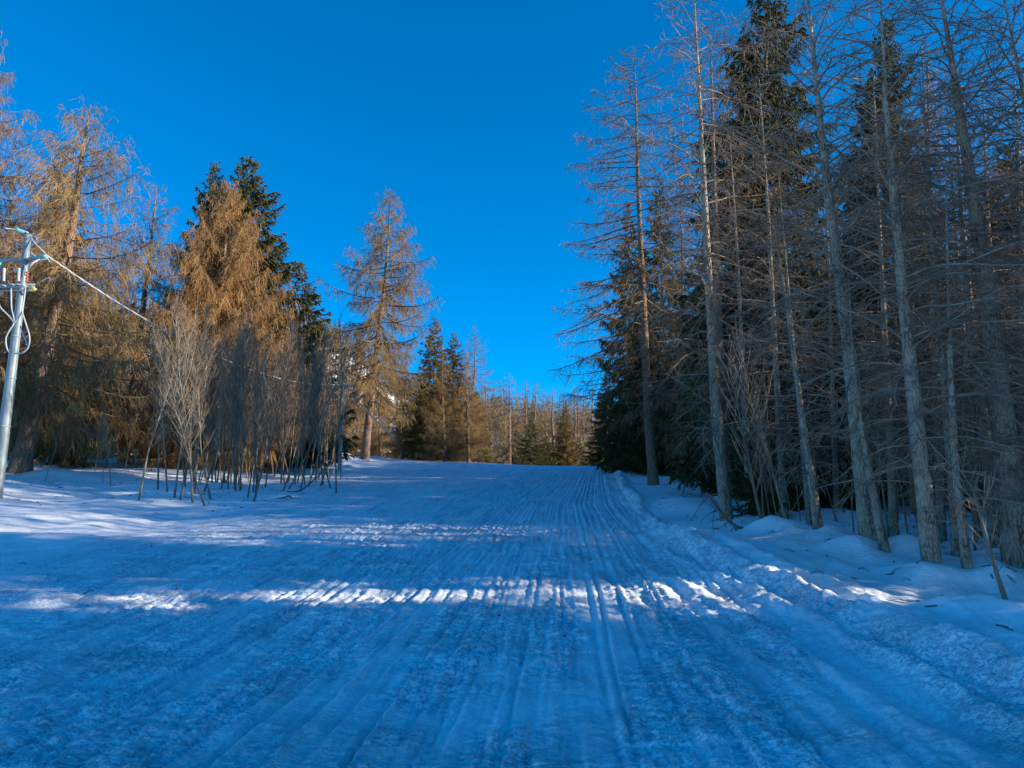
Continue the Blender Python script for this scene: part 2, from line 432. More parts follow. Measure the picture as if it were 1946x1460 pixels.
def trunk_mesh(axis, r0, bark, rs, rings=46, sides=14, flare=0.45, tip=0.06, name='trunk'):
    t = np.linspace(0, 1, rings) ** 1.15
    P = axis(t)
    H = np.linalg.norm(P[-1] - P[0])
    R = r0 * ((1 - t) * (1 - tip) + tip) ** 0.95
    R = R * (1 + flare * np.exp(-t * H / 0.35))
    a = np.arange(sides) * 2 * math.pi / sides
    lob = 1 + 0.10 * np.sin(a * 3 + rs.rand() * 6)[None, :] * np.exp(-t * H / 0.9)[:, None]
    lob = lob + 0.05 * noise(a[None, :] * 1.3 + rs.rand() * 30 + t[:, None] * 0, t[:, None] * H * 1.1 + a[None, :] * 0, 5) + 0.02 * rs.randn(rings, sides)
    V = P[:, None, :] + (R[:, None] * lob)[:, :, None] * np.stack([np.cos(a), np.sin(a), a * 0], -1)[None]
    k = np.arange(rings - 1)[:, None] * sides; j = np.arange(sides)[None]; j2 = (j + 1) % sides
    Q = np.stack([k + j, k + j2, k + sides + j2, k + sides + j], -1).reshape(-1, 4)
    return mesh_from(V.reshape(-1, 3), Q, [bark], None, True, name)


def make_axis(pts):
    """smooth curve through local points"""
    pts = np.asarray(pts, float)
    d = np.concatenate([[0], np.cumsum(np.linalg.norm(np.diff(pts, axis=0), axis=1))]); d /= d[-1]
    # densify with Catmull-like smoothing
    tt = np.linspace(0, 1, 60)
    A = np.stack([np.interp(tt, d, pts[:, i]) for i in range(3)], -1)
    for _ in range(6 if len(pts) > 2 else 0):
        A[1:-1] = (A[:-2] + 2 * A[1:-1] + A[2:]) / 4

    def f(t):
        t = np.asarray(t, float)
        return np.stack([np.interp(t, tt, A[:, i]) for i in range(3)], -1)
    return f


def crown_mesh(axis, H, rs, kind, p):
    """limbs, branchlets and twigs (larch) or sprays (spruce)"""
    mb = MB()
    n = p['limbs']
    t = p['start'] + (p.get('end', 0.995) - p['start']) * (np.arange(n) + rs.rand(n)) / n
    t = t ** p.get('tpow', 1.0) if p.get('tpow') else t
    az = np.arange(n) * 2.39996 + rs.randn(n) * 0.5
    if 'bias' in p:                                   # more limbs towards one side
        az0, k = p['bias']; az = az - k * np.sin(az - az0)
    u = (t - p['start']) / (1 - p['start'])
    L = np.interp(u, *p['len']) * (0.6 + 0.55 * rs.rand(n))
    if p.get('dead'):
        L = np.where(rs.rand(n) < p['dead'], L * 0.3, L)
    el = np.radians(np.interp(u, *p['el'])) + rs.randn(n) * p.get('elj', 0.12)
    st = axis(t)
    hd = np.stack([np.cos(az), np.sin(az), np.zeros(n)], -1)
    d0 = hd * np.cos(el)[:, None] + np.array([0, 0, 1.0]) * np.sin(el)[:, None]
    g0, g1 = p.get('curl', (-0.5, 0.9))
    z = np.array([[0, 0, 1.0]])
    K1 = p.get('K1', 9)
    P1 = grow(st, d0, L, K1, lambda s: z * (g0 * 2 * (1 - s) + g1 * 2 * s), rs, p.get('wig', 0.045))
    r1 = p.get('r1', 0.012) * (L[:, None] ** 0.8) * np.linspace(1, 0.22, K1)[None] + 0.002
    mb.tubes(P1, r1, 5 if p.get('fine') else 4, 0)
    # secondary
    sd = p['sec']
    cnt = np.maximum(2, (L * sd).astype(int))
    idx = np.repeat(np.arange(n), cnt); N2 = len(idx)
    s = p.get('s0', 0.12) + (1 - p.get('s0', 0.12)) * rs.rand(N2) ** 0.85
    a, tg = lerp_path(P1, idx, s)
    side = np.where(rs.rand(N2) < 0.5, -1.0, 1.0)[:, None]
    lat = np.cross(tg, z); lat /= np.linalg.norm(lat, axis=1, keepdims=True) + 1e-9
    d2 = tg * p.get('fwd', 0.6) + lat * side * (0.35 + 0.7 * rs.rand(N2, 1)) + z * (p.get('drop', -0.35) + rs.randn(N2, 1) * 0.3)
    d2 /= np.linalg.norm(d2, axis=1, keepdims=True)
    L2 = p['seclen'] * (0.35 + 0.9 * rs.rand(N2)) * np.clip(1.15 - s * 0.75, 0.3, 1) * np.clip(L[idx] / p.get('lref', 2.2), 0.22, 1.3)
    K2 = 5
    g2 = p.get('g2', -0.8)
    P2 = grow(a, d2, L2, K2, lambda s_: z * g2, rs, 0.09)
    w2 = p.get('r2', 0.007)
    if kind == 'spruce':
        f2 = p.get('fol', 0.022)
        r2 = f2 * np.array([0.5, 1.0, 1.05, 0.8, 0.25])[None] * (0.7 + 0.6 * rs.rand(N2, 1))
        mb.tubes(P2, r2, 3, 1)
    else:
        r2 = w2 * np.linspace(1, 0.4, K2)[None] * (0.7 + 0.6 * rs.rand(N2, 1))
        mb.tubes(P2, r2, 3, 1 if not p.get('fine') else 0)
    # tertiary
    td = p['twig']
    c3 = np.maximum(1, (L2 * td + rs.rand(N2)).astype(int))
    i3 = np.repeat(np.arange(N2), c3); N3 = len(i3)
    s3 = 0.08 + 0.92 * rs.rand(N3)
    a3, t3 = lerp_path(P2, i3, s3)
    d3 = t3 * 0.7 + rs.randn(N3, 3) * 0.55 + z * p.get('drop3', -0.35)
    d3 /= np.linalg.norm(d3, axis=1, keepdims=True)
    L3 = p['twiglen'] * (0.4 + 0.9 * rs.rand(N3))
    if kind == 'spruce':
        P3 = grow(a3, d3, L3, 3, lambda s_: z * -0.5, rs, 0.08)
        r3 = p.get('fol3', 0.016) * np.array([0.8, 1.0, 0.15])[None] * (0.7 + 0.6 * rs.rand(N3, 1))
        mb.tubes(P3, r3, 3, 1)
        # needle tips that break up the outline of each spray
        nn = p.get('tips', 1.0)
        m = rs.rand(N3) < nn
        a4, t4 = lerp_path(P3, np.where(m)[0], rs.rand(m.sum()))
        d4 = t4 * 0.6 + rs.randn(m.sum(), 3) * 0.6; d4 /= np.linalg.norm(d4, axis=1, keepdims=True)
        e4 = a4 + d4 * (0.05 + 0.06 * rs.rand(m.sum(), 1))
        mb.tubes(np.stack([a4, e4], 1), np.tile([0.010, 0.002], (m.sum(), 1)), 3, 1)
    else:
        P3 = grow(a3, d3, L3, 3, lambda s_: z * p.get('g3', -0.4), rs, 0.12)
        r3 = p.get('r3', 0.0045) * np.array([1.0, 0.8, 0.35])[None] * (0.7 + 0.6 * rs.rand(N3, 1))
        mb.tubes(P3, r3, 3, 1)
    # leader sprays at the tips of limbs
    return mb


def tree_meshes(seed, H, r0, kind, bark, mats, p, pts=None, tip=0.06, flare=0.4):
    rs = np.random.RandomState(seed)
    if pts is None:
        b = rs.randn(2) * 0.012 * H
        pts = [(0, 0, -0.3), (b[0] * 0.3, b[1] * 0.3, H * 0.3), (b[0], b[1], H * 0.65), (b[0] * 0.6, b[1] * 0.6, H)]
    ax = make_axis(pts)
    tm = trunk_mesh(ax, r0, bark, rs, tip=tip, flare=flare)
    cm = crown_mesh(ax, H, rs, kind, p).mesh(mats, True, 'crown')
    return tm, cm


def put_tree(name, loc, meshes, label, cat, group=None, H=None, Href=None, rot=0.0, top=None, wide=1.0):
    e = empty(name, tuple(loc), label, cat, group)
    t = link('trunk', meshes[0], e); c = link('crown', meshes[1], e)
    if Href:
        s = H / Href
        e.scale = (s * wide, s * wide, s)
    q = Quaternion((0, 0, 1), rot)
    if top is not None:
        d = (Vector(top) - Vector(loc)).normalized()
        q = Vector((0, 0, 1)).rotation_difference(d) @ q
    e.rotation_mode = 'QUATERNION'; e.rotation_quaternion = q
    return e


# parameter sets -----------------------------------------------------------
P_LARCH = dict(limbs=120, start=0.10, len=([0, .12, .35, .6, .8, 1], [2.2, 3.3, 3.3, 2.5, 1.6, 0.35]), el=([0, .5, 1], [-14, 2, 30]),
               curl=(-0.45, 0.85), sec=11, seclen=1.0, drop=-0.55, g2=-1.1, twig=8, twiglen=0.24, r1=0.011, r2=0.009, r3=0.0065, g3=-0.3)
P_LARCH_DENSE = dict(P_LARCH, limbs=170, sec=13, seclen=1.1, len=([0, .15, .4, .7, 1], [3.0, 3.1, 2.3, 1.3, 0.2]), drop=-0.7, twig=8, r3=0.008, r2=0.011)
P_SPRUCE = dict(limbs=230, start=0.05, len=([0, .1, .3, .6, .85, 1], [3.0, 3.8, 3.4, 2.3, 1.1, 0.25]), el=([0, .5, 1], [-22, -12, 25]),
                curl=(-0.35, 0.75), sec=16, seclen=0.80, drop=-0.35, g2=-0.7, twig=11, twiglen=0.20, fwd=0.8, fol=0.032, fol3=0.024, r1=0.010, s0=0.1)
P_THIN = dict(limbs=80, start=0.14, len=([0, .2, .5, .8, 1], [1.2, 1.9, 1.9, 1.3, 0.4]), el=([0, .5, 1], [8, 18, 35]), elj=0.28,
              curl=(-0.4, -0.1), sec=8, seclen=0.75, drop=-0.1, g2=-0.5, twig=9, twiglen=0.14, r1=0.0075, r2=0.0042, r3=0.0028, lref=1.6, fine=True, wig=0.09, drop3=0.0, g3=0)
P_SAP = dict(limbs=30, start=0.26, len=([0, .5, 1], [0.9, 1.1, 0.45]), el=([0, .5, 1], [52, 60, 72]), elj=0.12,
             curl=(0.3, 0.1), sec=7, seclen=0.42, drop=0.5, g2=0.3, twig=7, twiglen=0.16, r1=0.0075, r2=0.005, r3=0.0035, lref=0.9, wig=0.06, drop3=0.3, g3=0.1)

LA = [tree_meshes(100 + i, 18, 0.20, 'larch', M['bark_brown'], [M['limb'], M['twig_brown']], dict(P_LARCH, limbs=110 + 12 * i)) for i in range(3)]
LD = [tree_meshes(120 + i, 16, 0.22, 'larch', M['bark_brown'], [M['limb'], M['twig_brown']], P_LARCH_DENSE) for i in range(2)]
SPR = [tree_meshes(140 + i, 18, 0.22, 'spruce', M['bark_dark'], [M['limb'], M['needle']], dict(P_SPRUCE, limbs=180 + 15 * i)) for i in range(3)]
SPF = [tree_meshes(145 + i, 18, 0.24, 'spruce', M['bark_dark'], [M['limb'], M['needle']], dict(P_SPRUCE, limbs=310, sec=19, len=([0, .1, .3, .6, .85, 1], [3.2, 4.0, 3.8, 2.8, 1.5, .3]))) for i in range(2)]
SPO = [tree_meshes(150 + i, 18, 0.22, 'spruce', M['bark_dark'], [M['limb'], M['needle_olive']], P_SPRUCE) for i in range(1)]
TH = [tree_meshes(160 + i, 13, 0.10, 'larch', M['bark_grey'], [M['limb_pale'], M['twig_grey']], dict(P_THIN, limbs=78 + 12 * i), flare=0.25) for i in range(4)]
SAP = [tree_meshes(180 + i, 5, 0.028, 'larch', M['stem'], [M['stem'], M['stem']], dict(P_SAP, limbs=22 + 3 * i), flare=0.1, tip=0.1,
                   pts=[(0, 0, -.2), (0.09 * (i - 2.5), 0.05, 1.3), (0.14 * (i - 2.5) + .05, -0.07, 3.2), (0.26 * (i - 2.5), 0.06, 5)]) for i in range(7)]
FARL = [tree_meshes(200 + i, 16, 0.22, 'larch', M['bark_brown'], [M['limb'], M['twig_brown']],
                    dict(P_LARCH, limbs=80, start=0.2, len=([0, .2, .5, 1], [2.4, 3.6, 2.8, 0.4]), sec=7, twig=5, r2=0.013, r3=0.011, r1=0.014, el=([0, .5, 1], [-8, -4, 10]), curl=(-0.3, -0.1))) for i in range(2)]

rng = np.random.RandomState(11)


def ground_at(px, D, py=880):
    p = at(px, py, D)
    # x shifts slightly with the base pixel row; solve it with the true ground height
    for _ in range(3):
        z = G(p[0], D)
        dz = (z - CAMH) / D
        u = (dz * CP - SP) / (CP + dz * SP)
        X = (px - 973) / FPX
        Y = CP - u * SP
        p = np.array([X / Y * D, D, z])
    return p


def tree_at(kindm, Href, px, D, toppx, toppy, label, cat, name, group=None, wide=1.0, D2=None, rot=None):
    b = ground_at(px, D)
    t = at(toppx, toppy, D2 or D)
    H = np.linalg.norm(t - b)
    return put_tree(name, b, kindm, label, cat, group, H, Href, rng.rand() * 6.28 if rot is None else rot, t, wide)


def hero(px_pts, D, r0, seed, kind, bark, mats, p, label, cat, name, group=None, depth=None, flare=0.4, tip=0.04):
    """tree whose trunk runs through the given points (photograph pixels at distance D); first point is the foot"""
    b = ground_at(px_pts[0][0], D)
    pts = [(0, 0, -0.35)]
    for i, (px, py) in enumerate(px_pts[1:]):
        q = at(px, py, D + (depth[i] if depth else 0))
        pts.append(tuple(q - b))
    H = pts[-1][2]
    m = tree_meshes(seed, H, r0, kind, bark, mats, p, pts=[(0, 0, -0.35), (0, 0, 0)] + pts[1:], flare=flare, tip=tip)
    return put_tree(name, b, m, label, cat, group)


BR = [M['limb'], M['twig_brown']]; RU = [M['limb'], M['twig_rust']]; GR = [M['limb_pale'], M['twig_grey']]

# ------------------------------------------------------------------ snow mounds round the trunks (before anything is set down)
for (px, D, dx, mh, mr) in ((1655, 10.5, -0.3, 0.12, .35), (1655, 10.5, 0.5, .14, .3), (1920, 7.2, -.35, .16, .4), (1838, 9.1, -.5, .12, .3), (1838, 9.1, .45, .14, .35), (1772, 9.3, .4, .1, .3),
                            (1555, 11.5, .25, .18, .35), (1450, 12.5, .1, .2, .5), (1500, 12, 0, .2, .5), (1300, 19, 0, .15, .9), (1243, 28, .6, .1, .8),
                            (695, 52, -1.6, .5, .9), (35, 27, -1.0, .3, .7), (35, 27, 1.1, .2, .8), (400, 21, .5, .14, .7), (300, 22, 0.3, .12, .8), (540, 22.5, 0, .14, .6), (480, 24, .4, .15, .9)):
    q = ground_at(px, D); MOUNDS.append((q[0] + dx, D - 0.1, mh, mr))

for (px, D, rr) in ((1380, 15.5, .14), (1388, 20, .18), (1556, 11.6, .08), (1655, 10.6, .16), (1683, 10.2, .08), (1772, 9.4, .13), (1838, 9.2, .08), (1820, 9.9, .08), (1897, 11.4, .12), (1937, 9.9, .2), (1243, 28, .25), (1452, 12.6, .05), (1922, 7.1, .05)):
    q = ground_at(px, D)
    MOUNDS.append((q[0], D, 0.09, rr + .42)); MOUNDS.append((q[0], D, -0.13, rr + .10))

# ------------------------------------------------------------------ ground sheet


def axis_grid(segs):
    out = []
    for a, b, st in segs:
        n = max(1, int(round((b - a) / st))); out.append(np.linspace(a, b, n, endpoint=False))
    out.append(np.array([segs[-1][1]]))
    return np.concatenate(out)


gx = axis_grid([(-700, -120, 20), (-120, -40, 3), (-40, -18, 0.5), (-18, -9, 0.12), (-9, -4, 0.05), (-4, 5, 0.018), (5, 9, 0.05), (9, 16, 0.14), (16, 40, 0.6), (40, 120, 4), (120, 700, 20)])
gy = axis_grid([(-60, -4, 2), (-4, 3, 0.15), (3, 9, 0.02), (9, 15, 0.035), (15, 26, 0.07), (26, 45, 0.16), (45, 80, 0.3), (80, 140, 2.5), (140, 900, 20)])
XX, YY = np.meshgrid(gx, gy)
ZZ = hgt(XX, YY)
nx, ny = len(gx), len(gy)
ii = (np.arange(ny - 1)[:, None] * nx + np.arange(nx - 1)[None]).reshape(-1)
Q = np.stack([ii, ii + 1, ii + nx + 1, ii + nx], -1)
gr = link('snow_ground', mesh_from(np.stack([XX, YY, ZZ], -1).reshape(-1, 3), Q, [M['snow']], None, True, 'snow_ground'))
tag(gr, kind='structure')
_q = XX - berm_x(YY); _c = XX - centre_x(YY)
_p = sstep(0.5, -0.1, _q) * sstep(-8.5, -4.5, XX)
_cr = _p * (0.35 + 0.65 * sstep(-0.5, 0.35, noise(_c / 0.55, YY / 1.9, 46) + 0.4 * noise(XX / 0.3, YY / 0.3, 47))) + 0.12
_a = gr.data.attributes.new('crust', 'FLOAT', 'POINT'); _a.data.foreach_set('value', np.clip(_cr, 0, 1).astype(np.float32).reshape(-1))

# ------------------------------------------------------------------ far hillside
rpx = np.array([-700, 0, 250, 400, 620, 690, 740, 800, 900, 1000, 1100, 1300, 1700, 2600])
rpy = np.array([520, 570, 615, 630, 655, 680, 735, 755, 790, 806, 808, 800, 760, 700])
HD = 330.0
hx = np.array([at(a, b, HD)[0] for a, b in zip(rpx, rpy)]); hz = np.array([at(a, b, HD)[2] for a, b in zip(rpx, rpy)])
hgx = np.linspace(-560, 560, 170); hgy = np.linspace(150, 520, 60)
HX, HY = np.meshgrid(hgx, hgy)


def hill_z(x, y):
    top = np.interp(x * (HD / np.maximum(y, 200)) ** 0.3, hx, hz)
    return (top - 2) * sstep(150, HD, y) * (1 + 0.0 * x) - 1.0 + 3.5 * fbm(x / 60, y / 60, 3, 90) * sstep(160, 240, y) - 0.15 * np.clip(y - HD, 0, 400)


HZ = hill_z(HX, HY)
nx, ny = len(hgx), len(hgy)
ii = (np.arange(ny - 1)[:, None] * nx + np.arange(nx - 1)[None]).reshape(-1)
hl = link('hillside', mesh_from(np.stack([HX, HY, HZ], -1).reshape(-1, 3), np.stack([ii, ii + 1, ii + nx + 1, ii + nx], -1), [M['snow_far']], None, True, 'hillside'))
tag(hl, kind='structure')

# far larch wood on the hillside: nobody could count it
rs = np.random.RandomState(5)
nf = 5200
fx = rs.uniform(-330, 210, nf); fy = rs.uniform(165, 345, nf)
keep = (fbm(fx / 38, fy / 30, 3, 55) > -0.30)
fx, fy = fx[keep], fy[keep]; fz = hill_z(fx, fy); nf = len(fx)
fh = rs.uniform(8, 15, nf)
mb = MB()
b0 = np.stack([fx, fy, fz], -1); b1 = b0 + np.stack([rs.randn(nf) * .3, rs.randn(nf) * .3, fh], -1)
mb.tubes(np.stack([b0, b1], 1), np.tile([0.16, 0.03], (nf, 1)), 3, 0)
nb = 46
i = np.repeat(np.arange(nf), nb); u = rs.rand(len(i)) ** 0.9 * 0.9 + 0.1
st = b0[i] * (1 - u[:, None]) + b1[i] * u[:, None]
a = rs.rand(len(i)) * 6.283; ln = (1.06 - u) * fh[i] * 0.24 * (0.6 + 0.6 * rs.rand(len(i)))
md = st + np.stack([np.cos(a) * ln * .55, np.sin(a) * ln * .55, -0.10 * ln], -1)
en = st + np.stack([np.cos(a) * ln, np.sin(a) * ln, -0.42 * ln], -1)
green = (rs.rand(nf) < 0.12)[i]
for g_, m_ in ((False, 1), (True, 2)):
    k = green == g_
    mb.tubes(np.stack([st[k], md[k], en[k]], 1), np.tile([0.09, 0.12, 0.03], (k.sum(), 1)) * (1.6 if g_ else 1), 3, m_)
fw = mb.build('far_wood', [M['limb'], M['twig_brown'], M['needle']])
tag(fw, 'brown leafless larch wood covering the distant hillside', 'wood', kind='stuff')

exec_trees = True
# ------------------------------------------------------------------ left-hand trees
hero([(35, 905), (62, 800), (102, 600), (140, 420), (155, 300), (172, 200)], 27, 0.36, 301, 'larch', M['bark_brown'], BR,
     dict(P_LARCH, limbs=150, start=0.17, len=([0, .15, .4, .6, .8, 1], [3.2, 4.6, 4.4, 3.2, 2.0, .5]), sec=12, twig=8, el=([0, .5, 1], [-18, -2, 32]), curl=(-.45, .8), seclen=1.25),
     'thick rough old larch leaning right beside the steel power pole', 'tree', 'larch_tree', flare=0.5)
hero([(235, 872), (250, 760), (275, 560), (290, 440), (298, 350)], 36, 0.26, 302, 'larch', M['bark_brown'], BR,
     dict(P_LARCH, limbs=120, start=0.12, len=([0, .2, .5, .8, 1], [2.4, 3.3, 2.8, 1.7, .4]), sec=11, twig=7),
     'slim bare larch between the old leaning larch and the tall brown larch', 'tree', 'larch_tree')
hero([(-75, 900), (-50, 600), (-35, 300), (-28, 40)], 26, 0.30, 303, 'larch', M['bark_brown'], RU,
     dict(P_LARCH, limbs=150, start=0.15, len=([0, .3, .6, .85, 1], [3.4, 3.4, 2.2, 1.3, .4]), sec=14, twig=9, seclen=.9),
     'rust brown larch cut by the left picture edge, taller than all near it', 'tree', 'larch_tree')
tree_at(SPO[0], 18, 120, 33, 118, 282, 'olive brown spruce close behind the old leaning larch', 'tree', 'spruce_tree', wide=.75)
hero([(392, 872), (405, 700), (425, 500), (437, 348)], 35, 0.26, 304, 'larch', M['bark_brown'], RU,
     dict(P_LARCH_DENSE, limbs=340, len=([0, .15, .4, .7, 1], [4.2, 4.8, 3.8, 2.4, .5]), sec=17, drop=-.9, g2=-1.3),
     'dense rust brown larch with drooping twigs in front of the green spruces', 'tree', 'larch_tree')
tree_at(SPF[0], 18, 402, 38.5, 412, 308, 'slim spruce with pale thin tip behind the dense rust larch', 'tree', 'spruce_tree', wide=.7)
tree_at(SPF[1], 18, 492, 39, 482, 296, 'tallest green spruce left of the snow run, right of the rust larch', 'tree', 'spruce_tree', wide=1.1)
tree_at(SPR[2], 18, 575, 41, 572, 500, 'shorter green spruce at the right end of the left group', 'tree', 'spruce_tree', wide=1.25)
# centre
hero([(693, 882), (703, 770), (716, 660), (731, 540), (739, 440), (741, 358)], 52, 0.30, 305, 'larch', M['bark_brown'], BR,
     dict(P_LARCH, limbs=130, start=0.22, len=([0, .12, .35, .45, .65, .85, 1], [3.8, 5.4, 5.0, 4.7, 3.3, 1.8, .4]), sec=12, twig=8, seclen=1.15, r2=.012, r3=.010, r1=.016,
          el=([0, .3, .6, 1], [-30, -14, -4, 20]), curl=(-.3, .85), drop=-.6),
     'tall lone larch leaning right, standing on the crest beside the thin pale post', 'tree', 'larch_tree', flare=0.35)
tree_at(SPO[0], 18, 823, 58, 826, 602, 'dark pointed spruce right behind the lone leaning larch', 'tree', 'spruce_tree', wide=1.1)
tree_at(SPO[0], 18, 858, 60, 862, 632, 'brownish spruce between the dark pointed spruce and the drooping larch', 'tree', 'spruce_tree', wide=1.2)
tree_at(LA[1], 18, 884, 59, 897, 617, 'medium larch with drooping tips above the end of the left treeline', 'tree', 'larch_tree', wide=1.15)
tree_at(LD[0], 16, 765, 57, 775, 665, 'dense low brown larch under the limbs of the lone leaning larch', 'tree', 'larch_tree', wide=1.2)
tree_at(LD[1], 16, 722, 64, 720, 700, 'low brown larch directly behind the lone leaning trunk', 'tree', 'larch_tree', wide=1.2)
tree_at(SPO[0], 18, 800, 56, 803, 740, 'small olive spruce at the foot of the pointed spruce', 'tree', 'spruce_tree', wide=1.5)
tree_at(SPO[0], 18, 905, 62, 905, 745, 'small olive spruce at the right end of the left treeline', 'tree', 'spruce_tree', wide=1.3)
tree_at(LD[0], 16, 845, 54, 842, 655, 'dense brown larch in front of the dark pointed spruce', 'tree', 'larch_tree', wide=1.3)
tree_at(LD[1], 16, 890, 55, 886, 660, 'dense brown larch in front of the medium drooping larch', 'tree', 'larch_tree', wide=1.2)
tree_at(LD[1], 16, 795, 60, 797, 690, 'brown larch in the gap left of the dark pointed spruce', 'tree', 'larch_tree', wide=1.3)
tree_at(LD[0], 16, 920, 66, 922, 760, 'low brown larch at the right tip of the left treeline', 'tree', 'larch_tree', wide=1.5)
# left background fillers
bg = [(20, 44, 20, 330), (60, 40, 62, 520), (180, 45, 185, 470), (225, 50, 230, 500), (330, 47, 335, 520), (300, 42, 305, 640), (640, 66, 645, 655), (675, 70, 680, 650), (610, 62, 612, 640),
      (150, 38, 155, 640), (530, 44, 530, 560), (455, 43, 455, 520), (-30, 38, -30, 480)]
bl = ['brown larch behind the trees at the left picture edge', 'brown larch low behind the steel power pole', 'brown larch behind the old leaning larch',
      'brown larch glimpsed between the old larch and slim larch', 'brown larch left of the dense rust larch', 'low brown larch under the power cable start',
      'sunlit brown larch above the right end of the sapling thicket', 'sunlit brown larch left of the lone leaning larch', 'brown larch right of the shorter green spruce',
      'low brown larch in the shade behind the old larch foot', 'brown larch between the two green spruces', 'brown larch behind the tallest green spruce', 'brown larch at the left border behind the pole']
for (a, D, b, c), lb in zip(bg, bl):
    tree_at(LD[int(rng.randint(2))], 16, a, D, b, c, lb, 'tree', 'larch_tree', 'brown larches behind the left treeline', wide=1.15)
bg2 = [(60, 38, 735), (200, 43, 740), (310, 45, 700), (360, 41, 745), (450, 40, 690), (520, 42, 640), (590, 45, 700), (640, 60, 790), (140, 48, 700), (20, 46, 690), (700, 68, 800), (760, 66, 790)]
for k, (a, D, c) in enumerate(bg2):
    tree_at(SPR[k % 3] if k % 4 == 1 else SPO[0], 18, a, D, a + 3, c, ['short olive spruce in the dark gap below the left treeline'][0], 'tree', 'spruce_tree', 'short spruces filling the left treeline', wide=1.5)

# beyond the crest
fl = [(945, 100, 945, 722), (968, 88, 967, 708), (957, 92, 955, 735), (1001, 92, 1000, 721), (1024, 104, 1025, 724), (1033, 112, 1034, 740), (1057, 96, 1055, 737), (1070, 118, 1070, 748), (1084, 98, 1085, 733), (1098, 110, 1097, 742),
      (1112, 120, 1112, 750), (925, 96, 925, 715), (1046, 125, 1046, 752), (985, 120, 985, 748), (1128, 105, 1128, 735)]
fll = ['thin larch beyond the crest, first right of the left treeline', 'tallest thin larch beyond the crest', 'thin larch close left of the tallest one beyond the crest',
       'straight thin larch beyond the crest above the dark bushy spruce', 'slim larch beyond the crest in the middle of the gap', 'faint larch just right of the gap middle',
       'bare pole-like larch beyond the crest left of the olive spruce', 'faint larch behind the olive spruce beyond the crest', 'thick-stemmed larch beyond the crest right of the olive spruce', 'faint larch at the right of the crest gap',
       'small larch beside the right-hand wood beyond the crest', 'larch half hidden by the left treeline end beyond the crest', 'smallest faint larch in the crest gap', 'faint larch right of the tallest thin larch', 'larch half hidden by the right-hand wood']
for k, ((a, D, b, c), lb) in enumerate(zip(fl, fll)):
    tree_at(FARL[k % 2], 16, a, D, b, c, lb, 'tree', 'larch_tree', 'thin larches beyond the crest', wide=1.7)
for (a, D, c, lb, w) in ((1008, 84, 790, 'dark bushy spruce beyond the crest', 1.5), (1036, 88, 828, 'low dark spruce in the middle of the crest gap', 2.0), (1074, 90, 765, 'olive spruce beyond the crest', 1.1), (1100, 92, 830, 'low spruce at the right of the crest gap', 1.8),
                         (985, 95, 800, 'small spruce left of the dark bushy spruce beyond the crest', 1.3), (1130, 80, 800, 'dark spruce against the right-hand wood at the crest', 1.4)):
    tree_at(SPO[0] if 'olive' in lb else SPR[0], 18, a, D, a, c, lb, 'tree', 'spruce_tree', 'small spruces beyond the crest', wide=w)

# ------------------------------------------------------------------ right-hand wood
hero([(1243, 925), (1232, 800), (1222, 560), (1212, 350), (1206, 98)], 28, 0.20, 401, 'larch', M['bark_brown'], [M['limb'], M['twig_brown']],
     dict(P_LARCH, limbs=120, start=0.16, bias=(math.pi, .5), len=([0, .2, .4, .6, .8, 1], [2.6, 3.5, 3.3, 2.9, 2.2, .9]), sec=11, seclen=.8, drop=-.2, g2=-.4, twig=8, twiglen=.18, el=([0, .4, 1], [-6, -6, 20]), curl=(-.4, .5), r2=.008, r3=.0055, fine=True),
     'tall larch with straight grey trunk at the left edge of the right-hand wood', 'tree', 'larch_tree', flare=0.4)
hero([(1382, 1010), (1362, 800), (1345, 500), (1330, 200), (1316, -60)], 15.5, 0.135, 402, 'larch', M['bark_grey'], GR,
     dict(P_THIN, limbs=120, start=0.14, len=([0, .2, .5, .8, 1], [1.3, 2.0, 2.1, 1.6, .8]), r3=.0045, r2=.006),
     'slender grey larch behind the leaning dead pole, second trunk from the run', 'tree', 'larch_tree', flare=0.2)
hero([(1388, 968), (1372, 800), (1365, 600), (1357, 350), (1350, 60)], 20, 0.17, 403, 'larch', M['bark_brown'], [M['limb'], M['twig_brown']],
     dict(P_THIN, limbs=110, len=([0, .2, .5, .8, 1], [1.6, 2.3, 2.3, 1.6, .8]), r3=.006, r2=.007, r1=.010),
     'dark trunk close behind the slender grey larch', 'tree', 'larch_tree', flare=0.2)
hero([(1556, 1045), (1545, 930), (1520, 760), (1498, 600), (1470, 420)], 11.6, 0.075, 404, 'larch', M['bark_grey'], GR,
     dict(P_THIN, limbs=60, start=.2, len=([0, .5, 1], [.9, 1.0, .4])),
     'young larch leaning left between the dead pole and the thickest front trunk', 'tree', 'larch_tree', flare=0.2)
hero([(1655, 1068), (1640, 900), (1612, 640), (1578, 400), (1555, 200), (1533, -40)], 10.6, 0.145, 405, 'larch', M['bark_grey'], GR,
     dict(P_THIN, limbs=110, start=.18, len=([0, .3, .6, 1], [1.3, 2.0, 2.2, 1.0]), el=([0, .5, 1], [14, 24, 40])),
     'thick grey leaning larch trunk, the largest in the front row mid-wood', 'tree', 'larch_tree', flare=0.18)
hero([(1683, 1080), (1672, 1000), (1645, 860), (1622, 700), (1612, 520)], 10.2, 0.07, 406, 'larch', M['bark_grey'], GR,
     dict(P_THIN, limbs=30, start=.4, len=([0, .5, 1], [.5, .8, .4])),
     'thin young larch crossing right in front of the thick leaning trunk', 'tree', 'larch_tree', flare=0.1)
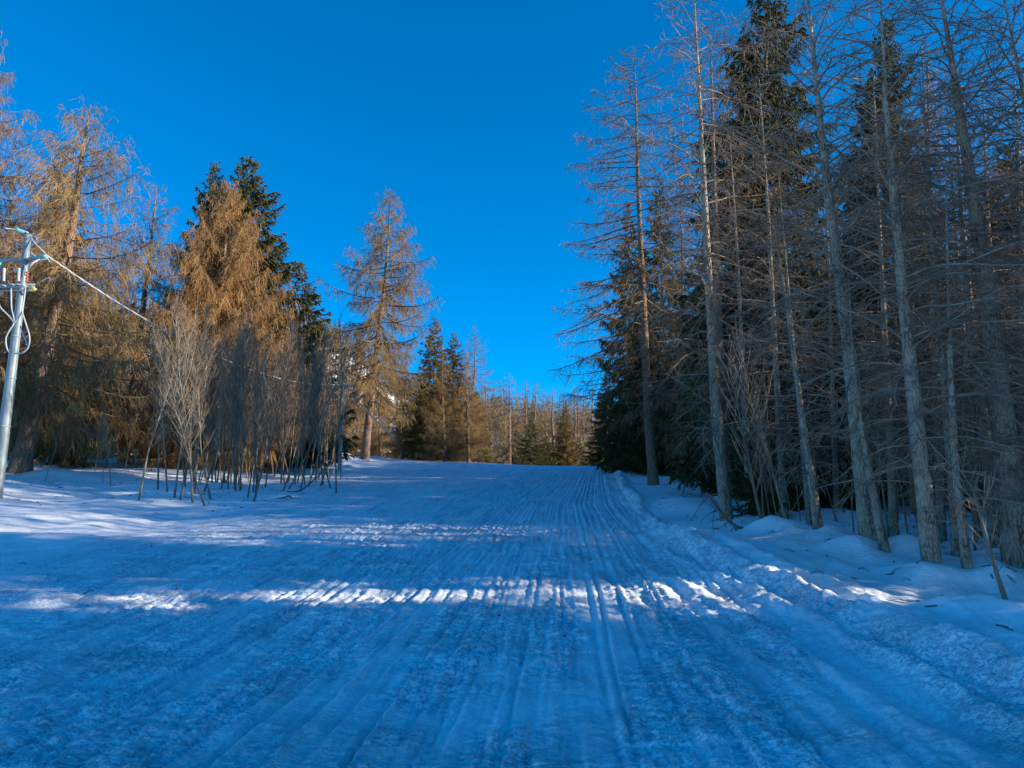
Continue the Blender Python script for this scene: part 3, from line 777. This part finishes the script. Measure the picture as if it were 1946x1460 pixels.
hero([(1772, 1097), (1752, 900), (1725, 650), (1700, 400), (1683, 200), (1672, -40)], 9.4, 0.115, 407, 'larch', M['bark_grey'], GR,
     dict(P_THIN, limbs=115, start=.15, len=([0, .3, .6, 1], [1.1, 1.8, 2.0, 1.0])),
     'straight grey larch trunk with clean foot, right of the thick leaning one', 'tree', 'larch_tree', flare=0.1)
hero([(1838, 1102), (1815, 900), (1806, 700), (1800, 480), (1796, 300)], 9.2, 0.062, 408, 'larch', M['bark_grey'], GR, dict(P_THIN, limbs=70, len=([0, .5, 1], [.9, 1.2, .5])),
     'thin grey larch with curved foot right of the clean straight trunk', 'tree', 'larch_tree', flare=0.1)
hero([(1820, 1086), (1808, 900), (1792, 700), (1770, 450), (1755, 200)], 9.9, 0.07, 409, 'larch', M['bark_grey'], GR, dict(P_THIN, limbs=70, len=([0, .5, 1], [.9, 1.3, .5])),
     'thin larch rising just behind the curved foot trunk', 'tree', 'larch_tree', flare=0.1)
hero([(1897, 1050), (1875, 850), (1848, 640), (1826, 400), (1815, 150)], 11.4, 0.105, 410, 'larch', M['bark_grey'], GR, dict(P_THIN, limbs=100, len=([0, .5, 1], [1.2, 1.8, .7])),
     'medium grey larch left of the thick trunk at the right edge', 'tree', 'larch_tree', flare=0.15)
hero([(1937, 1082), (1912, 850), (1878, 560), (1838, 300), (1806, 100), (1780, -60)], 9.9, 0.185, 411, 'larch', M['bark_grey'], GR,
     dict(P_THIN, limbs=110, start=.16, len=([0, .3, .6, 1], [1.2, 2.0, 2.3, 1.0])),
     'thick rough larch trunk leaning left at the right picture edge', 'tree', 'larch_tree', flare=0.15)
hero([(2010, 1075), (1990, 600), (1950, 200), (1900, -40)], 9.4, 0.10, 412, 'larch', M['bark_grey'], GR, dict(P_THIN, limbs=110, len=([0, .5, 1], [1.2, 2.0, .9])),
     'larch whose trunk only enters at the top right corner', 'tree', 'larch_tree', flare=0.15)
hero([(1922, 1182), (1900, 1110), (1868, 1000), (1850, 930), (1800, 860)], 7.1, 0.030, 413, 'larch', M['stem'], GR,
     dict(P_SAP, limbs=16, start=.35, len=([0, .5, 1], [.5, .5, .2]), sec=5, r1=.006, r2=.003, r3=.002),
     'brown crooked sapling nearest the camera at the lower right', 'sapling', 'sapling', flare=0.1)
hero([(1452, 1030), (1440, 960), (1412, 820), (1385, 690)], 12.6, 0.035, 414, 'larch', M['stem'], GR, dict(P_SAP, limbs=22, sec=5, r1=.007, r2=.004, r3=.003),
     'leaning pale sapling right of the dead pole', 'sapling', 'sapling', flare=0.1)
hero([(1500, 1005), (1470, 900), (1425, 760), (1400, 640)], 13.0, 0.03, 415, 'larch', M['stem'], GR, dict(P_SAP, limbs=24, sec=5, r1=.007, r2=.004, r3=.003),
     'thin sapling leaning left on the snow hump right of the pale sapling', 'sapling', 'sapling', flare=0.1)

SR = [(1270, 35, 1256, 335, .78, 'olive-tipped spruce behind the tall edge larch of the right wood'), (1205, 38, 1196, 380, .7, 'dark spruce forming the left silhouette of the right wood'),
      (1150, 52, 1155, 690, .9, 'low dark spruce at the far left foot of the right wood'), (1452, 22, 1468, -60, .78, 'tallest dark spruce with ragged crown in the right wood'),
      (1345, 36, 1342, 420, .8, 'dark spruce between the edge larch and the tallest spruce'), (1690, 24, 1690, 28, .6, 'pointed spruce with pale brown top between the two thick trunks'),
      (1560, 30, 1565, 420, 1.1, 'dark spruce behind the thick leaning trunk'), (1900, 24, 1905, 270, 1.1, 'dark spruce seen through branches at the right edge'),
      (1780, 32, 1780, 380, 1.0, 'dark spruce behind the medium trunks at right'), (1400, 38, 1400, 430, .9, 'dark spruce deep behind the tallest spruce'),
      (2000, 22, 2010, 200, .9, 'dark spruce just past the right picture edge'), (1230, 46, 1232, 560, 1.0, 'dark spruce low behind the edge larch trunk'),
      (1620, 36, 1620, 520, 1.1, 'dark spruce low in the depth of the right wood'), (1480, 34, 1480, 560, 1.2, 'broad dark spruce under the tallest spruce'), (1850, 38, 1850, 560, 1.2, 'broad dark spruce deep at right')]
for k, (a, D, b, c, w, lb) in enumerate(SR):
    tree_at(SPF[k % 2] if c < 300 else SPR[k % 3], 18, a, D, b, c, lb, 'tree', 'spruce_tree', 'spruces of the right-hand wood', wide=w)
# short dense understorey
us = [(1345, 27, 790, 1.3, 'low spruce with branches on the snow between the two left trunks'), (1450, 15.5, 760, 1.5, 'small bushy spruce beside the leaning pale sapling'), (1530, 17, 720, 1.6, 'small spruce behind the leaning young larch'),
      (1600, 19, 640, 1.5, 'shady spruce left of the thick leaning trunk'), (1720, 27, 620, 1.6, 'shady spruce behind the clean straight trunk'), (1830, 27, 640, 1.6, 'shady spruce behind the curved foot trunk'),
      (1930, 19, 600, 1.6, 'shady spruce behind the right edge trunk'), (1390, 26, 680, 1.6, 'shady spruce behind the dark trunk'), (1210, 44, 770, 1.6, 'low spruce left of the edge larch foot'), (1180, 60, 800, 2.0, 'low spruce by the snow hump on the crest')]
for k, (a, D, c, w, lb) in enumerate(us):
    tree_at(SPR[k % 3], 18, a, D, a, c, lb, 'tree', 'spruce_tree', 'low spruces under the right-hand wood', wide=w)
for k in range(12):
    D = 28 + 3 * (k % 5); a = 1240 + 70 * k
    tree_at(SPR[k % 3], 18, a, D + 8, a, 600 - 40 * (k % 3), 'shaded spruce in the dark depth of the right-hand wood', 'tree', 'spruce_tree', 'spruces in the dark depth of the wood', wide=1.3)
tree_at(LD[1], 16, 1775, 19, 1765, 95, 'dense brown larch lit at its top, left of the right edge trunk', 'tree', 'larch_tree', wide=.8)
for (a, D, b, c, lb) in ((1505, 18.5, 1500, 480, 'broad dark spruce behind the leaning young larch'), (1630, 19, 1628, 440, 'broad dark spruce close behind the thick leaning trunk'),
                       (1760, 18.5, 1755, 430, 'broad dark spruce close behind the clean straight trunk'), (1885, 18, 1880, 470, 'broad dark spruce close behind the medium grey larch')):
    tree_at(SPR[a % 3], 18, a, D, b, c, lb, 'tree', 'spruce_tree', 'spruces of the right-hand wood', wide=1.15)
tree_at(LA[2], 18, 1298, 31, 1290, 330, 'brown larch crown between edge larch and slender grey larch', 'tree', 'larch_tree', wide=.8)
# second-row thin larches
th = [(1425, 17, 1385, 260), (1490, 15, 1440, 150), (1540, 14, 1480, 330), (1700, 13.5, 1660, 100), (1790, 13, 1745, 60), (1860, 13, 1800, 180),
      (1915, 13, 1870, 120), (1990, 12, 1930, -20), (1590, 16, 1560, 300), (1735, 16, 1705, 280), (1950, 15, 1915, 100)]
for k, (a, D, b, c) in enumerate(th):
    tree_at(TH[k % 4], 13, a, D, b, c, 'thin grey larch of the second row in the right-hand wood', 'tree', 'larch_tree', 'thin larches of the second row', wide=1.1)
# undergrowth saplings in the right wood
for k in range(26):
    a = 1400 + 21 * k + rng.randint(-12, 12); D = 11.2 + rng.rand() * 5
    if a > 1800: D = 9.9 + rng.rand() * 4
    b = ground_at(a, D); h = 2.2 + 1.6 * rng.rand()
    put_tree('sapling', b, SAP[k % 7], 'thin bare sapling among the trunks of the right-hand wood', 'sapling', 'saplings among the right-hand trunks', h, 5, rng.rand() * 6.28, b + np.array([-0.3 + 0.3 * rng.randn(), .3 * rng.randn(), h]))

# ------------------------------------------------------------------ sapling thicket on the left
front = [(265, 957), (330, 945), (342, 950), (318, 935), (365, 955), (372, 940), (392, 962), (402, 950), (416, 940), (432, 935), (445, 930), (458, 932), (470, 945), (480, 950), (487, 940), (497, 930), (505, 925),
         (388, 935), (440, 915), (520, 905), (535, 912), (550, 905), (548, 930), (560, 922), (600, 918), (610, 924), (616, 922), (625, 905), (635, 896), (585, 925), (575, 905), (590, 898), (352, 925), (300, 930), (410, 920), (425, 925)]
k = 0
for (a, py) in front:
    dz = at(a, py, 1.0)[2] - CAMH
    D = 20.0
    for _ in range(12):
        q = ground_at(a, D)
        D = D + (D * dz + CAMH - q[2]) * 7 * (-1 if False else 1) * -1 if False else D
        f1 = CAMH + dz * D - q[2]
        q2 = ground_at(a, D + 0.5); f2 = CAMH + dz * (D + .5) - q2[2]
        D = float(np.clip(D - f1 / ((f2 - f1) / 0.5 - 1e-6), 15, 34))
    b = ground_at(a, D); h = 4.0 + 1.5 * rng.rand()
    if k == 0: lb = 'leftmost sapling of the thicket, standing apart'
    elif a in (548, 585): lb = None
    else: lb = None
    lean = np.array([0.5 * rng.randn() + (0.35 if a > 500 else 0.0), 0.3 * rng.randn(), h])
    put_tree('sapling', b, SAP[k % 7], lb or 'grey upright sapling in the front of the thicket left of the run', 'sapling', 'saplings in the thicket left of the run', h, 5, rng.rand() * 6.28, b + lean, 1.0)
    k += 1
for j in range(62):
    a = 345 + 305 * rng.rand(); D = 23.5 + 10 * rng.rand()
    b = ground_at(a, D); h = 4.2 + 1.9 * rng.rand()
    put_tree('sapling', b, SAP[j % 7], 'grey upright sapling deep inside the thicket left of the run', 'sapling', 'saplings in the thicket left of the run', h, 5, rng.rand() * 6.28, b + np.array([.5 * rng.randn(), .4 * rng.randn(), h]), .8)
for (a, D, h, lx, lb) in ((210, 25, 2.6, -.5, 'crooked sapling right of the old larch foot'), (195, 26, 2.2, -.3, 'small sapling beside the old larch foot'), (85, 25.5, 1.9, .3, 'small forked sapling close to the old larch foot'),
                          (238, 31, 3, .1, 'sapling in front of the slim larch foot'), (180, 30, 2.5, 0, 'sapling between the old larch and slim larch'), (335, 34, 3.5, .1, 'pale straight sapling left behind the thicket')):
    b = ground_at(a, D)
    put_tree('sapling', b, SAP[int(rng.randint(6))], lb, 'sapling', None, h, 5, rng.rand() * 6.28, b + np.array([lx, 0, h]))

# ------------------------------------------------------------------ unseen spruces added right of the view to shade the run
rs = np.random.RandomState(77)
nsh = 0
KS = 0.12; TS = 0.315; GAP = 2.2
HC = tree_meshes(260, 18, 0.22, 'spruce', M['bark_dark'], [M['limb'], M['needle']], dict(P_SPRUCE, limbs=170, start=0.36, len=([0, .3, .6, 1], [2.4, 2.6, 1.9, .3])))  # high crown shaped to block sun at the left of the light streak
def shade(x, y, h, wd, m=None):
    global nsh
    put_tree('spruce_tree', (x, y, G(x, y)), m or SPR[nsh % 3], 'unseen spruce of the same wood, added right of the picture to cast shade', 'tree', 'unseen shade spruces right of the picture', h, 18, rs.rand() * 6.28, None, wd)
    nsh += 1
for y0 in np.arange(1.0, 66, 3.9):
    xm = max(11.5, 0.72 * y0 + 6.2)
    nrow = 4 if y0 < 12 else 5
    for q_ in range(nrow):
        x = xm + q_ * 4.2 + rs.uniform(-1.0, 1.0); y = y0 + rs.uniform(-1.0, 1.0)
        sc = y + KS * x; g_ = G(x, y)
        if sc < 10.6: h = 3.0 + TS * (x + 8) + rs.uniform(0, 1.5) - g_
        elif sc < 15: h = 1.1 + TS * (x + 4) + rs.uniform(-.8, .8) - g_
        elif sc < 20: h = 2.4 + TS * (x + 12) + rs.uniform(-1.6, 1.6) - g_
        elif sc < 34: h = 2.0 + TS * (x + 16) + rs.uniform(-1.5, 1.5) - g_
        elif sc < 44: h = 3.8 + TS * (x + 16) + rs.uniform(-1.2, 1.2) - g_
        else: h = 5.2 + TS * (x + 16) + rs.uniform(-1.2, 1.2) - g_
        h = min(h, 19)
        e_ = sc - 8.25
        wd = 1.0 if h > 15 else 1.35 if h > 11 else 1.7
        if abs(e_) < 3.0:
            y += math.copysign(GAP, e_) - e_; wd = 1.25  # moved aside to leave a slit for the light streak
            if x > 21: continue
        x = max(x, 0.70 * y + 4.8)
        shade(x, y, h, wd)
shade(16.0, 7.6, 17.5, 1.0, HC)
HC2 = tree_meshes(261, 19, 0.22, 'spruce', M['bark_dark'], [M['limb'], M['needle']], dict(P_SPRUCE, limbs=150, start=0.53, len=([0, .3, .6, 1], [2.6, 2.8, 2.0, .3])))  # crown starts higher still, added to cut the streak short
shade(21, 7.2, 16.5, 1.0, HC2)
shade(21, 3.9, 16.5, 1.0, HC2)
print('SHADE', nsh)

# ------------------------------------------------------------------ steel power pole


def rot_to(d):
    return np.array(Vector((0, 0, 1)).rotation_difference(Vector(d).normalized()).to_matrix())


DP = 19.0
pb = ground_at(-8, DP)
ptop = at(54, 446, DP)
e = empty('power_pole', tuple(pb), 'leaning galvanised steel power pole with crossarms at the left edge', 'power pole')


def lp(px, py, dy=0.0):
    return at(px, py, DP + dy) - pb


pa = np.array([0, 0, -0.4]); pt = ptop - pb
mb = MB()
pp = np.array([pa + (pt - pa) * t for t in np.linspace(0, 1, 12)])
mb.tube(pp, np.linspace(0.145, 0.08, 12), 20)
mb.build('pole_shaft', M['steel'], e)
for t in (0.30, 0.47, 0.62):
    mb = MB(); c = pa + (pt - pa) * t; dd = (pt - pa) / np.linalg.norm(pt - pa)
    r = 0.145 + (0.08 - 0.145) * t
    mb.tube([c - dd * .02, c + dd * .02], r + .008, 20); mb.build('pole_band', M['steel_dark'], e)
# upper crossarm
mb = MB(); a0, a1 = lp(-25, 497), lp(90, 490)
mb.tube([a0, (a0 + a1) / 2, a1], 0.055, 8); mb.build('crossarm', M['steel_dark'], e)
mb = MB(); mb.tube([lp(47, 520, -.12), lp(62, 500, -.12), lp(75, 492, -.06)], 0.022, 6); mb.tube([lp(47, 503, -.12), lp(50, 512, -.14), lp(48, 524, -.12)], 0.03, 6)
mb.build('arm_brace', M['cable_white'], e)
# lower crossarm bundle
arm = None
mb = MB()
for (dy, py0) in ((-.16, 545), (.16, 541), (-.10, 552)):
    mb.tube([lp(-30, py0 + 1, dy), lp(66, py0, dy)], 0.024, 6)
arm = mb.build('lower_crossarm', M['steel_dark'], e)
mb = MB(); mb.box(lp(62, 548, -.2), (.20, .03, .09), np.array([[.85, 0, .5], [0, 1, 0], [-.5, 0, .85]])); mb.build('warning_tab', M['yellow'], arm)
mb = MB()
for px in (-12, 8, 24, 36, 44): mb.box(lp(px, 541 + (px % 3), -.2), (.13, .07, .035), np.array([[.93, 0, .35], [0, 1, 0], [-.35, 0, .93]]), 0, .01)
mb.build('clamps', M['cable_white'], arm)


def insulator(mb, a, b, n, r0, r1):
    a = np.array(a); b = np.array(b)
    K = n * 4
    pts = [a + (b - a) * t for t in np.linspace(0, 1, K)]
    rr = [r0 if (i % 4) in (0, 3) else r1 * (1 if (i % 4) == 1 else .8) for i in range(K)]
    mb.tube(pts, np.array(rr), 14)


for (p0, p1) in (((44, 441), (30, 436)), ((64, 490, ), (86, 487)), ((3, 503), (-12, 500))):
    mb = MB(); insulator(mb, lp(*p0, -.05), lp(*p1, -.3), 4, .025, .062); mb.build('glass_insulator', M['glass_teal'], e)
mb = MB(); mb.tube([lp(54, 443), lp(46, 439, -.05)], .02, 6); mb.tube([lp(30, 436, -.3), lp(10, 434, -1.2)], .012, 6); mb.build('top_fitting', M['cable'], e)
for px in (3, 25, 52):
    mb = MB(); insulator(mb, lp(px - 1, 537, -.2), lp(px, 516, -.2), 4, .016, .042); i_ = mb.build('red_insulator', M['porcelain'], e)
    mb = MB(); mb.tube([lp(px, 523, -.2), lp(px, 514, -.2)], .012, 6); mb.build('terminal', M['cable'], i_)
for px in (8, 36):
    mb = MB(); insulator(mb, lp(px - 1, 535, -.22), lp(px, 510, -.22), 8, .028, .045); mb.build('surge_arrester', M['poly'], e)
# hanging cable loops
mb = MB()


def spline(ps, n=28):
    ps = np.array(ps); d = np.linspace(0, 1, len(ps)); tt = np.linspace(0, 1, n)
    out = []
    for t in tt:
        f = min(t * (len(ps) - 1), len(ps) - 1.0001); i = int(f); w = f - i
        p0, p1, p2, p3 = ps[max(i - 1, 0)], ps[i], ps[i + 1], ps[min(i + 2, len(ps) - 1)]
        out.append(.5 * ((2 * p1) + (-p0 + p2) * w + (2 * p0 - 5 * p1 + 4 * p2 - p3) * w * w + (-p0 + 3 * p1 - 3 * p2 + p3) * w ** 3))
    return np.array(out)


for loop in ([(49, 545, -.2), (44, 580, -.26), (42, 592, -.26), (50, 618, -.28), (56, 640, -.28), (54, 660, -.28), (42, 671, -.28), (28, 672, -.2)],
             [(21, 548, -.2), (22, 585, -.24), (27, 612, -.26), (18, 628, -.26), (11, 645, -.26), (14, 665, -.24), (22, 672, -.2)],
             [(-6, 560, -.2), (0, 583, -.24), (18, 602, -.26), (27, 614, -.26)], [(46, 548, -.2), (42, 590, -.24), (28, 614, -.26)],
             [(38, 620, -.26), (50, 650, -.26), (54, 663, -.27)]):
    mb.tube(spline([lp(a, b, c) for a, b, c in loop]), 0.018, 7)
mb.build('cable_loops', M['cable'], e)
mb = MB()
mb.tube(spline([lp(59, 452), lp(66, 462, -.1), lp(80, 476, -.2), lp(88, 484, -.2)], 14), .016, 6); mb.tube(spline([lp(56, 475, -.1), lp(62, 483, -.2), lp(70, 488, -.2)], 10), .012, 6)
mb.tube(spline([lp(58, 451), lp(66, 449, -.1), lp(70, 455, -.15), lp(62, 458, -.1)], 10), .010, 6); mb.tube(spline([lp(84, 486, -.2), lp(92, 494, -.2), lp(95, 498, -.2)], 8), .012, 6)
mb.build('jumper_wires', M['cable_white'], e)

# far pale post and the cable between
DQ = 40.0
qb = ground_at(645, DQ); qt = at(652, 727, DQ)
e = empty('utility_post', tuple(qb), 'thin pale sunlit post at the right end of the sapling thicket', 'post')
mb = MB(); mb.tube([(0, 0, -.3), (qt - qb) * .5, qt - qb], np.array([.11, .095, .075]), 10); mb.build('shaft', M['wood_pale'], e)
mb = MB(); c = at(652, 731, DQ) - qb; mb.box(c, (1.1, .1, .1)); mb.build('crossarm', M['cable_white'], e)
mb = MB(); g0 = at(660, 738, DQ) - qb; g1 = at(745, 830, DQ - 3.5) - qb; mb.tube([g0, (g0 + g1) / 2 - np.array([0, 0, .08]), g1], .03, 5); mb.build('stay_wire', M['cable_white'], e)
w0 = at(88, 485, DP); w1 = at(648, 731, DQ)
n = 60; tt = np.linspace(0, 1, n)
mid = at(400, 668, DP + (DQ - DP) * 0.32)
P = w0[None] * (1 - tt[:, None]) + w1[None] * tt[:, None]
P[:, 2] -= 4 * 1.0 * tt * (1 - tt)
mb = MB()
for ph in (0, 2.09, 4.19):
    a = tt * 110 + ph
    P2 = P.copy(); P2[:, 2] += .014 * np.cos(a); P2[:, 0] += .014 * np.sin(a)
    mb.tube(P2, .011, 5)
cb = mb.build('power_cable', M['cable_white']); tag(cb, 'white frosted power cable sagging from the steel pole to the pale post', 'cable')

# ------------------------------------------------------------------ dead pole and small branches
def branch_thing(name, pts, r0, label, cat, mat_, seed=3, twigs=10, tl=.5, drop=-.8):
    pts = np.array(pts); o = pts[0].copy()
    rs = np.random.RandomState(seed)
    P = spline(pts - o, 24)
    mb = MB(); mb.tube(P, np.linspace(r0, r0 * .35, 24), 7)
    idx = np.zeros(twigs, int); s = .15 + .8 * rs.rand(twigs)
    a, tg = lerp_path(P[None], idx, s)
    d = tg * .5 + rs.randn(twigs, 3) * .4 + np.array([[0, 0, drop]]); d /= np.linalg.norm(d, axis=1, keepdims=True)
    Q_ = grow(a, d, tl * (.4 + rs.rand(twigs)), 6, lambda s_: np.array([[0, 0, drop * .5]]), rs, .15)
    mb.tubes(Q_, r0 * .28 * np.linspace(1, .3, 6)[None] * np.ones((twigs, 1)), 4)
    ob = mb.build(name, mat_); ob.location = tuple(o)
    return tag(ob, label, cat)


g = ground_at(1418, 12.3)
branch_thing('dead_branch', [g - [0, 0, .05], at(1385, 990, 12.5), at(1345, 938, 12.8)], .035, 'dark dead pole leaning left against the slender grey larch', 'branch', M['stem_dark'], 4, 14, .45)
g = ground_at(526, 21.3)
branch_thing('arched_branch', [ground_at(526, 21.3), at(535, 947, 21.2), at(550, 943, 21.1), at(560, 952, 21), ground_at(566, 20.9)], .03, 'small dark arched branch poking from snow before the thicket', 'branch', M['stem_dark'], 5, 5, .3, -.5)
branch_thing('bent_branch', [ground_at(545, 24) , at(575, 930, 24), at(620, 890, 24.2), at(665, 845, 24.5)], .03, 'long thin branch leaning right out of the thicket', 'branch', M['stem_dark'], 6, 8, .4, .4)
g = ground_at(1700, 9.75)
branch_thing('dead_stick', [ground_at(1700, 9.75), at(1693, 1082, 9.8), at(1684, 1068, 9.9)], .022, 'short dark stick in the snow at the foot of the thick leaning trunk', 'branch', M['stem_dark'], 7, 3, .15, 0)
for (a, b, D, lb) in ((1575, 1597, 8.7, 'thin twig lying on snow left of the sun patch'), (1586, 1615, 8.35, 'dark twig lying on snow above the sun patch')):
    q0 = ground_at(a, D); q1 = ground_at(b, D - .1)
    branch_thing('fallen_twig', [q0 + [0, 0, .02], (q0 + q1) / 2 + [0, 0, .045], q1 + [0, 0, .03]], .009, lb, 'twig', M['stem_dark'], int(a), 3, .1, .1)
for (a, D, lb) in ((948, 7.2, 'small dark crumb on the run just below the light streak'), (1073, 6.45, 'small dark red scrap lying on the middle of the run')):
    q = ground_at(a, D); q[2] = float(hgt(np.array([q[0]]), np.array([D]))[0])
    mb = MB(); rs = np.random.RandomState(a)
    for _ in range(4): mb.box(np.array([0, 0, .008]) + rs.randn(3) * .005, (.014, .010, .008), np.array(Quaternion(rs.randn(3), rs.rand() * 3).to_matrix()), 0, .003)
    o = mb.build('litter_scrap', M['red']); o.location = tuple(q); tag(o, lb, 'litter')

rs = np.random.RandomState(9)
nl = 3600
ly = np.concatenate([rs.uniform(5.5, 30, nl // 2), rs.uniform(17, 36, nl // 2)])
lx = np.concatenate([berm_x(ly[:nl // 2]) + 0.5 + 6.5 * rs.rand(nl // 2) ** .7, rs.uniform(-22, -6, nl // 2)])
kp = noise(lx / .9, ly / .9, 66) > -0.05
lx, ly = lx[kp], ly[kp]; lz = hgt(lx, ly) + .004
aa = rs.rand(len(lx)) * 6.283; ll = rs.uniform(.03, .13, len(lx))
p0 = np.stack([lx, ly, lz], -1); p1 = np.stack([lx + np.cos(aa) * ll, ly + np.sin(aa) * ll, hgt(lx + np.cos(aa) * ll, ly + np.sin(aa) * ll) + .008], -1)
mb = MB(); mb.tubes(np.stack([p0, p1], 1), np.tile([.008, .005], (len(lx), 1)), 4, 0, True)
tag(mb.build('forest_litter', M['stem_dark']), 'brown needles and bark flakes scattered on the snow under the trees', 'litter', kind='stuff')
rs = np.random.RandomState(8)
for k in range(16):
    if k < 9:
        y = rs.uniform(7.2, 13); x = float(berm_x(y)) + rs.uniform(.5, 1.7)
    else:
        y = rs.uniform(8, 17); x = rs.uniform(-7, -1.5)
    a = rs.rand() * 6.28; L = rs.uniform(.08, .24); c, s_ = math.cos(a) * L, math.sin(a) * L * .5
    zz = [float(hgt(np.array([x + c * t]), np.array([y + s_ * t]))[0]) + .006 + .02 * (t == .5) for t in (0, .5, 1)]
    branch_thing('fallen_twig', [(x, y, zz[0]), (x + c * .5, y + s_ * .5 + .01, zz[1]), (x + c, y + s_, zz[2])], .0055, 'tiny dark larch twig dropped on the shaded snow', 'twig', M['stem_dark'], 40 + k, 3, .06, .1)['group'] = 'twigs dropped on the snow'

# ------------------------------------------------------------------ chalet beyond the crest
cx = at(962, 862, 135); gz = 2.2
base = np.array([cx[0], 135, G(cx[0], 135)])
roof_z = at(962, 836, 135)[2]
e = empty('chalet', tuple(base), 'small snow-roofed chalet glimpsed between the thin larches beyond the crest', 'house')
hw = 1.9; eave = at(962, 856, 135)[2] - base[2]; rz = roof_z - base[2]
mb = MB(); mb.box((0, 2.5, eave / 2 - .2), (2 * hw, 5, eave + .4))
mb.add([(-hw, 0, eave), (hw, 0, eave), (0, 0, rz), (-hw, 5, eave), (hw, 5, eave), (0, 5, rz)], [[0, 1, 4, 3]], [[0, 1, 2], [3, 5, 4]]); mb.build('wall', M['plaster'], e, False)
mb = MB()
for s in (-1, 1):
    d = np.array([s * (hw + .7), 0, eave - .4 - rz]); nrm = np.array([-d[2] * s, 0, abs(d[0])]); nrm = nrm / np.linalg.norm(nrm) * .35
    a = [(0, -.6, rz), tuple(d + [0, -.6, rz]), tuple(d + [0, 5.6, rz]), (0, 5.6, rz)]
    v = np.array(a + [tuple(np.array(q) + nrm) for q in a]) + np.array([0, 0, .05])
    mb.add(v, [[0, 1, 2, 3], [4, 7, 6, 5], [0, 4, 5, 1], [1, 5, 6, 2], [2, 6, 7, 3], [0, 3, 7, 4]])
rf = mb.build('snowy_roof', M['snow_far'], e, False)
mb = MB(); mb.box((1.0, 2.5, rz + .1), (.5, .5, 1.6)); mb.build('chimney', M['plaster_y'], rf, False)
mb = MB(); mb.box((0, -.05, eave - .9), (.8, .1, 1.0)); mb.build('window', M['window'], e, False)

# ------------------------------------------------------------------ sun, sky, camera
az = math.atan2(SUN_AZ[0], SUN_AZ[1])           # clockwise from +Y
el = math.radians(SUN_EL)
sun = bpy.data.lights.new('sun', 'SUN'); sun.energy = 4.2; sun.angle = math.radians(0.5); sun.color = (1.0, 0.90, 0.74)
so = bpy.data.objects.new('sun', sun); COL.objects.link(so)
dv = Vector((SUN_AZ[0], SUN_AZ[1], 0)).normalized() * math.cos(el) + Vector((0, 0, math.sin(el)))
so.rotation_euler = dv.to_track_quat('Z', 'Y').to_euler()
w = bpy.data.worlds.new('World'); SC.world = w; w.use_nodes = True
n = w.node_tree.nodes; l = w.node_tree.links
bgd = n['Background']
sky = n.new('ShaderNodeTexSky'); sky.sky_type = 'NISHITA'; sky.sun_disc = False
sky.sun_elevation = el; sky.sun_rotation = az
sky.altitude = 2500; sky.air_density = 1.0; sky.dust_density = 0.0; sky.ozone_density = 6.0
hs = n.new('ShaderNodeHueSaturation'); hs.inputs['Saturation'].default_value = 1.24; hs.inputs['Hue'].default_value = 0.493; hs.inputs['Value'].default_value = 1.0
l.new(sky.outputs[0], hs.inputs['Color']); l.new(hs.outputs[0], bgd.inputs['Color'])
bgd.inputs['Strength'].default_value = 0.12

cam = bpy.data.cameras.new('camera'); cam.sensor_width = 36; cam.sensor_fit = 'HORIZONTAL'; cam.lens = 36 * FPX / 1946
cam.clip_start = 0.05; cam.clip_end = 3000
co = bpy.data.objects.new('camera', cam); COL.objects.link(co)
co.location = (0, 0, CAMH); co.rotation_euler = (math.pi / 2 + PITCH, 0, 0)
SC.camera = co
SC.view_settings.view_transform = 'Standard'; SC.view_settings.look = 'None'
SC.view_settings.exposure = 1.18; SC.view_settings.gamma = 1.0
SC.cycles.use_denoising = True
SC.cycles.max_bounces = 6; SC.cycles.diffuse_bounces = 3
tot = sum(len(m.polygons) for m in bpy.data.meshes)
print('POLYS', tot)
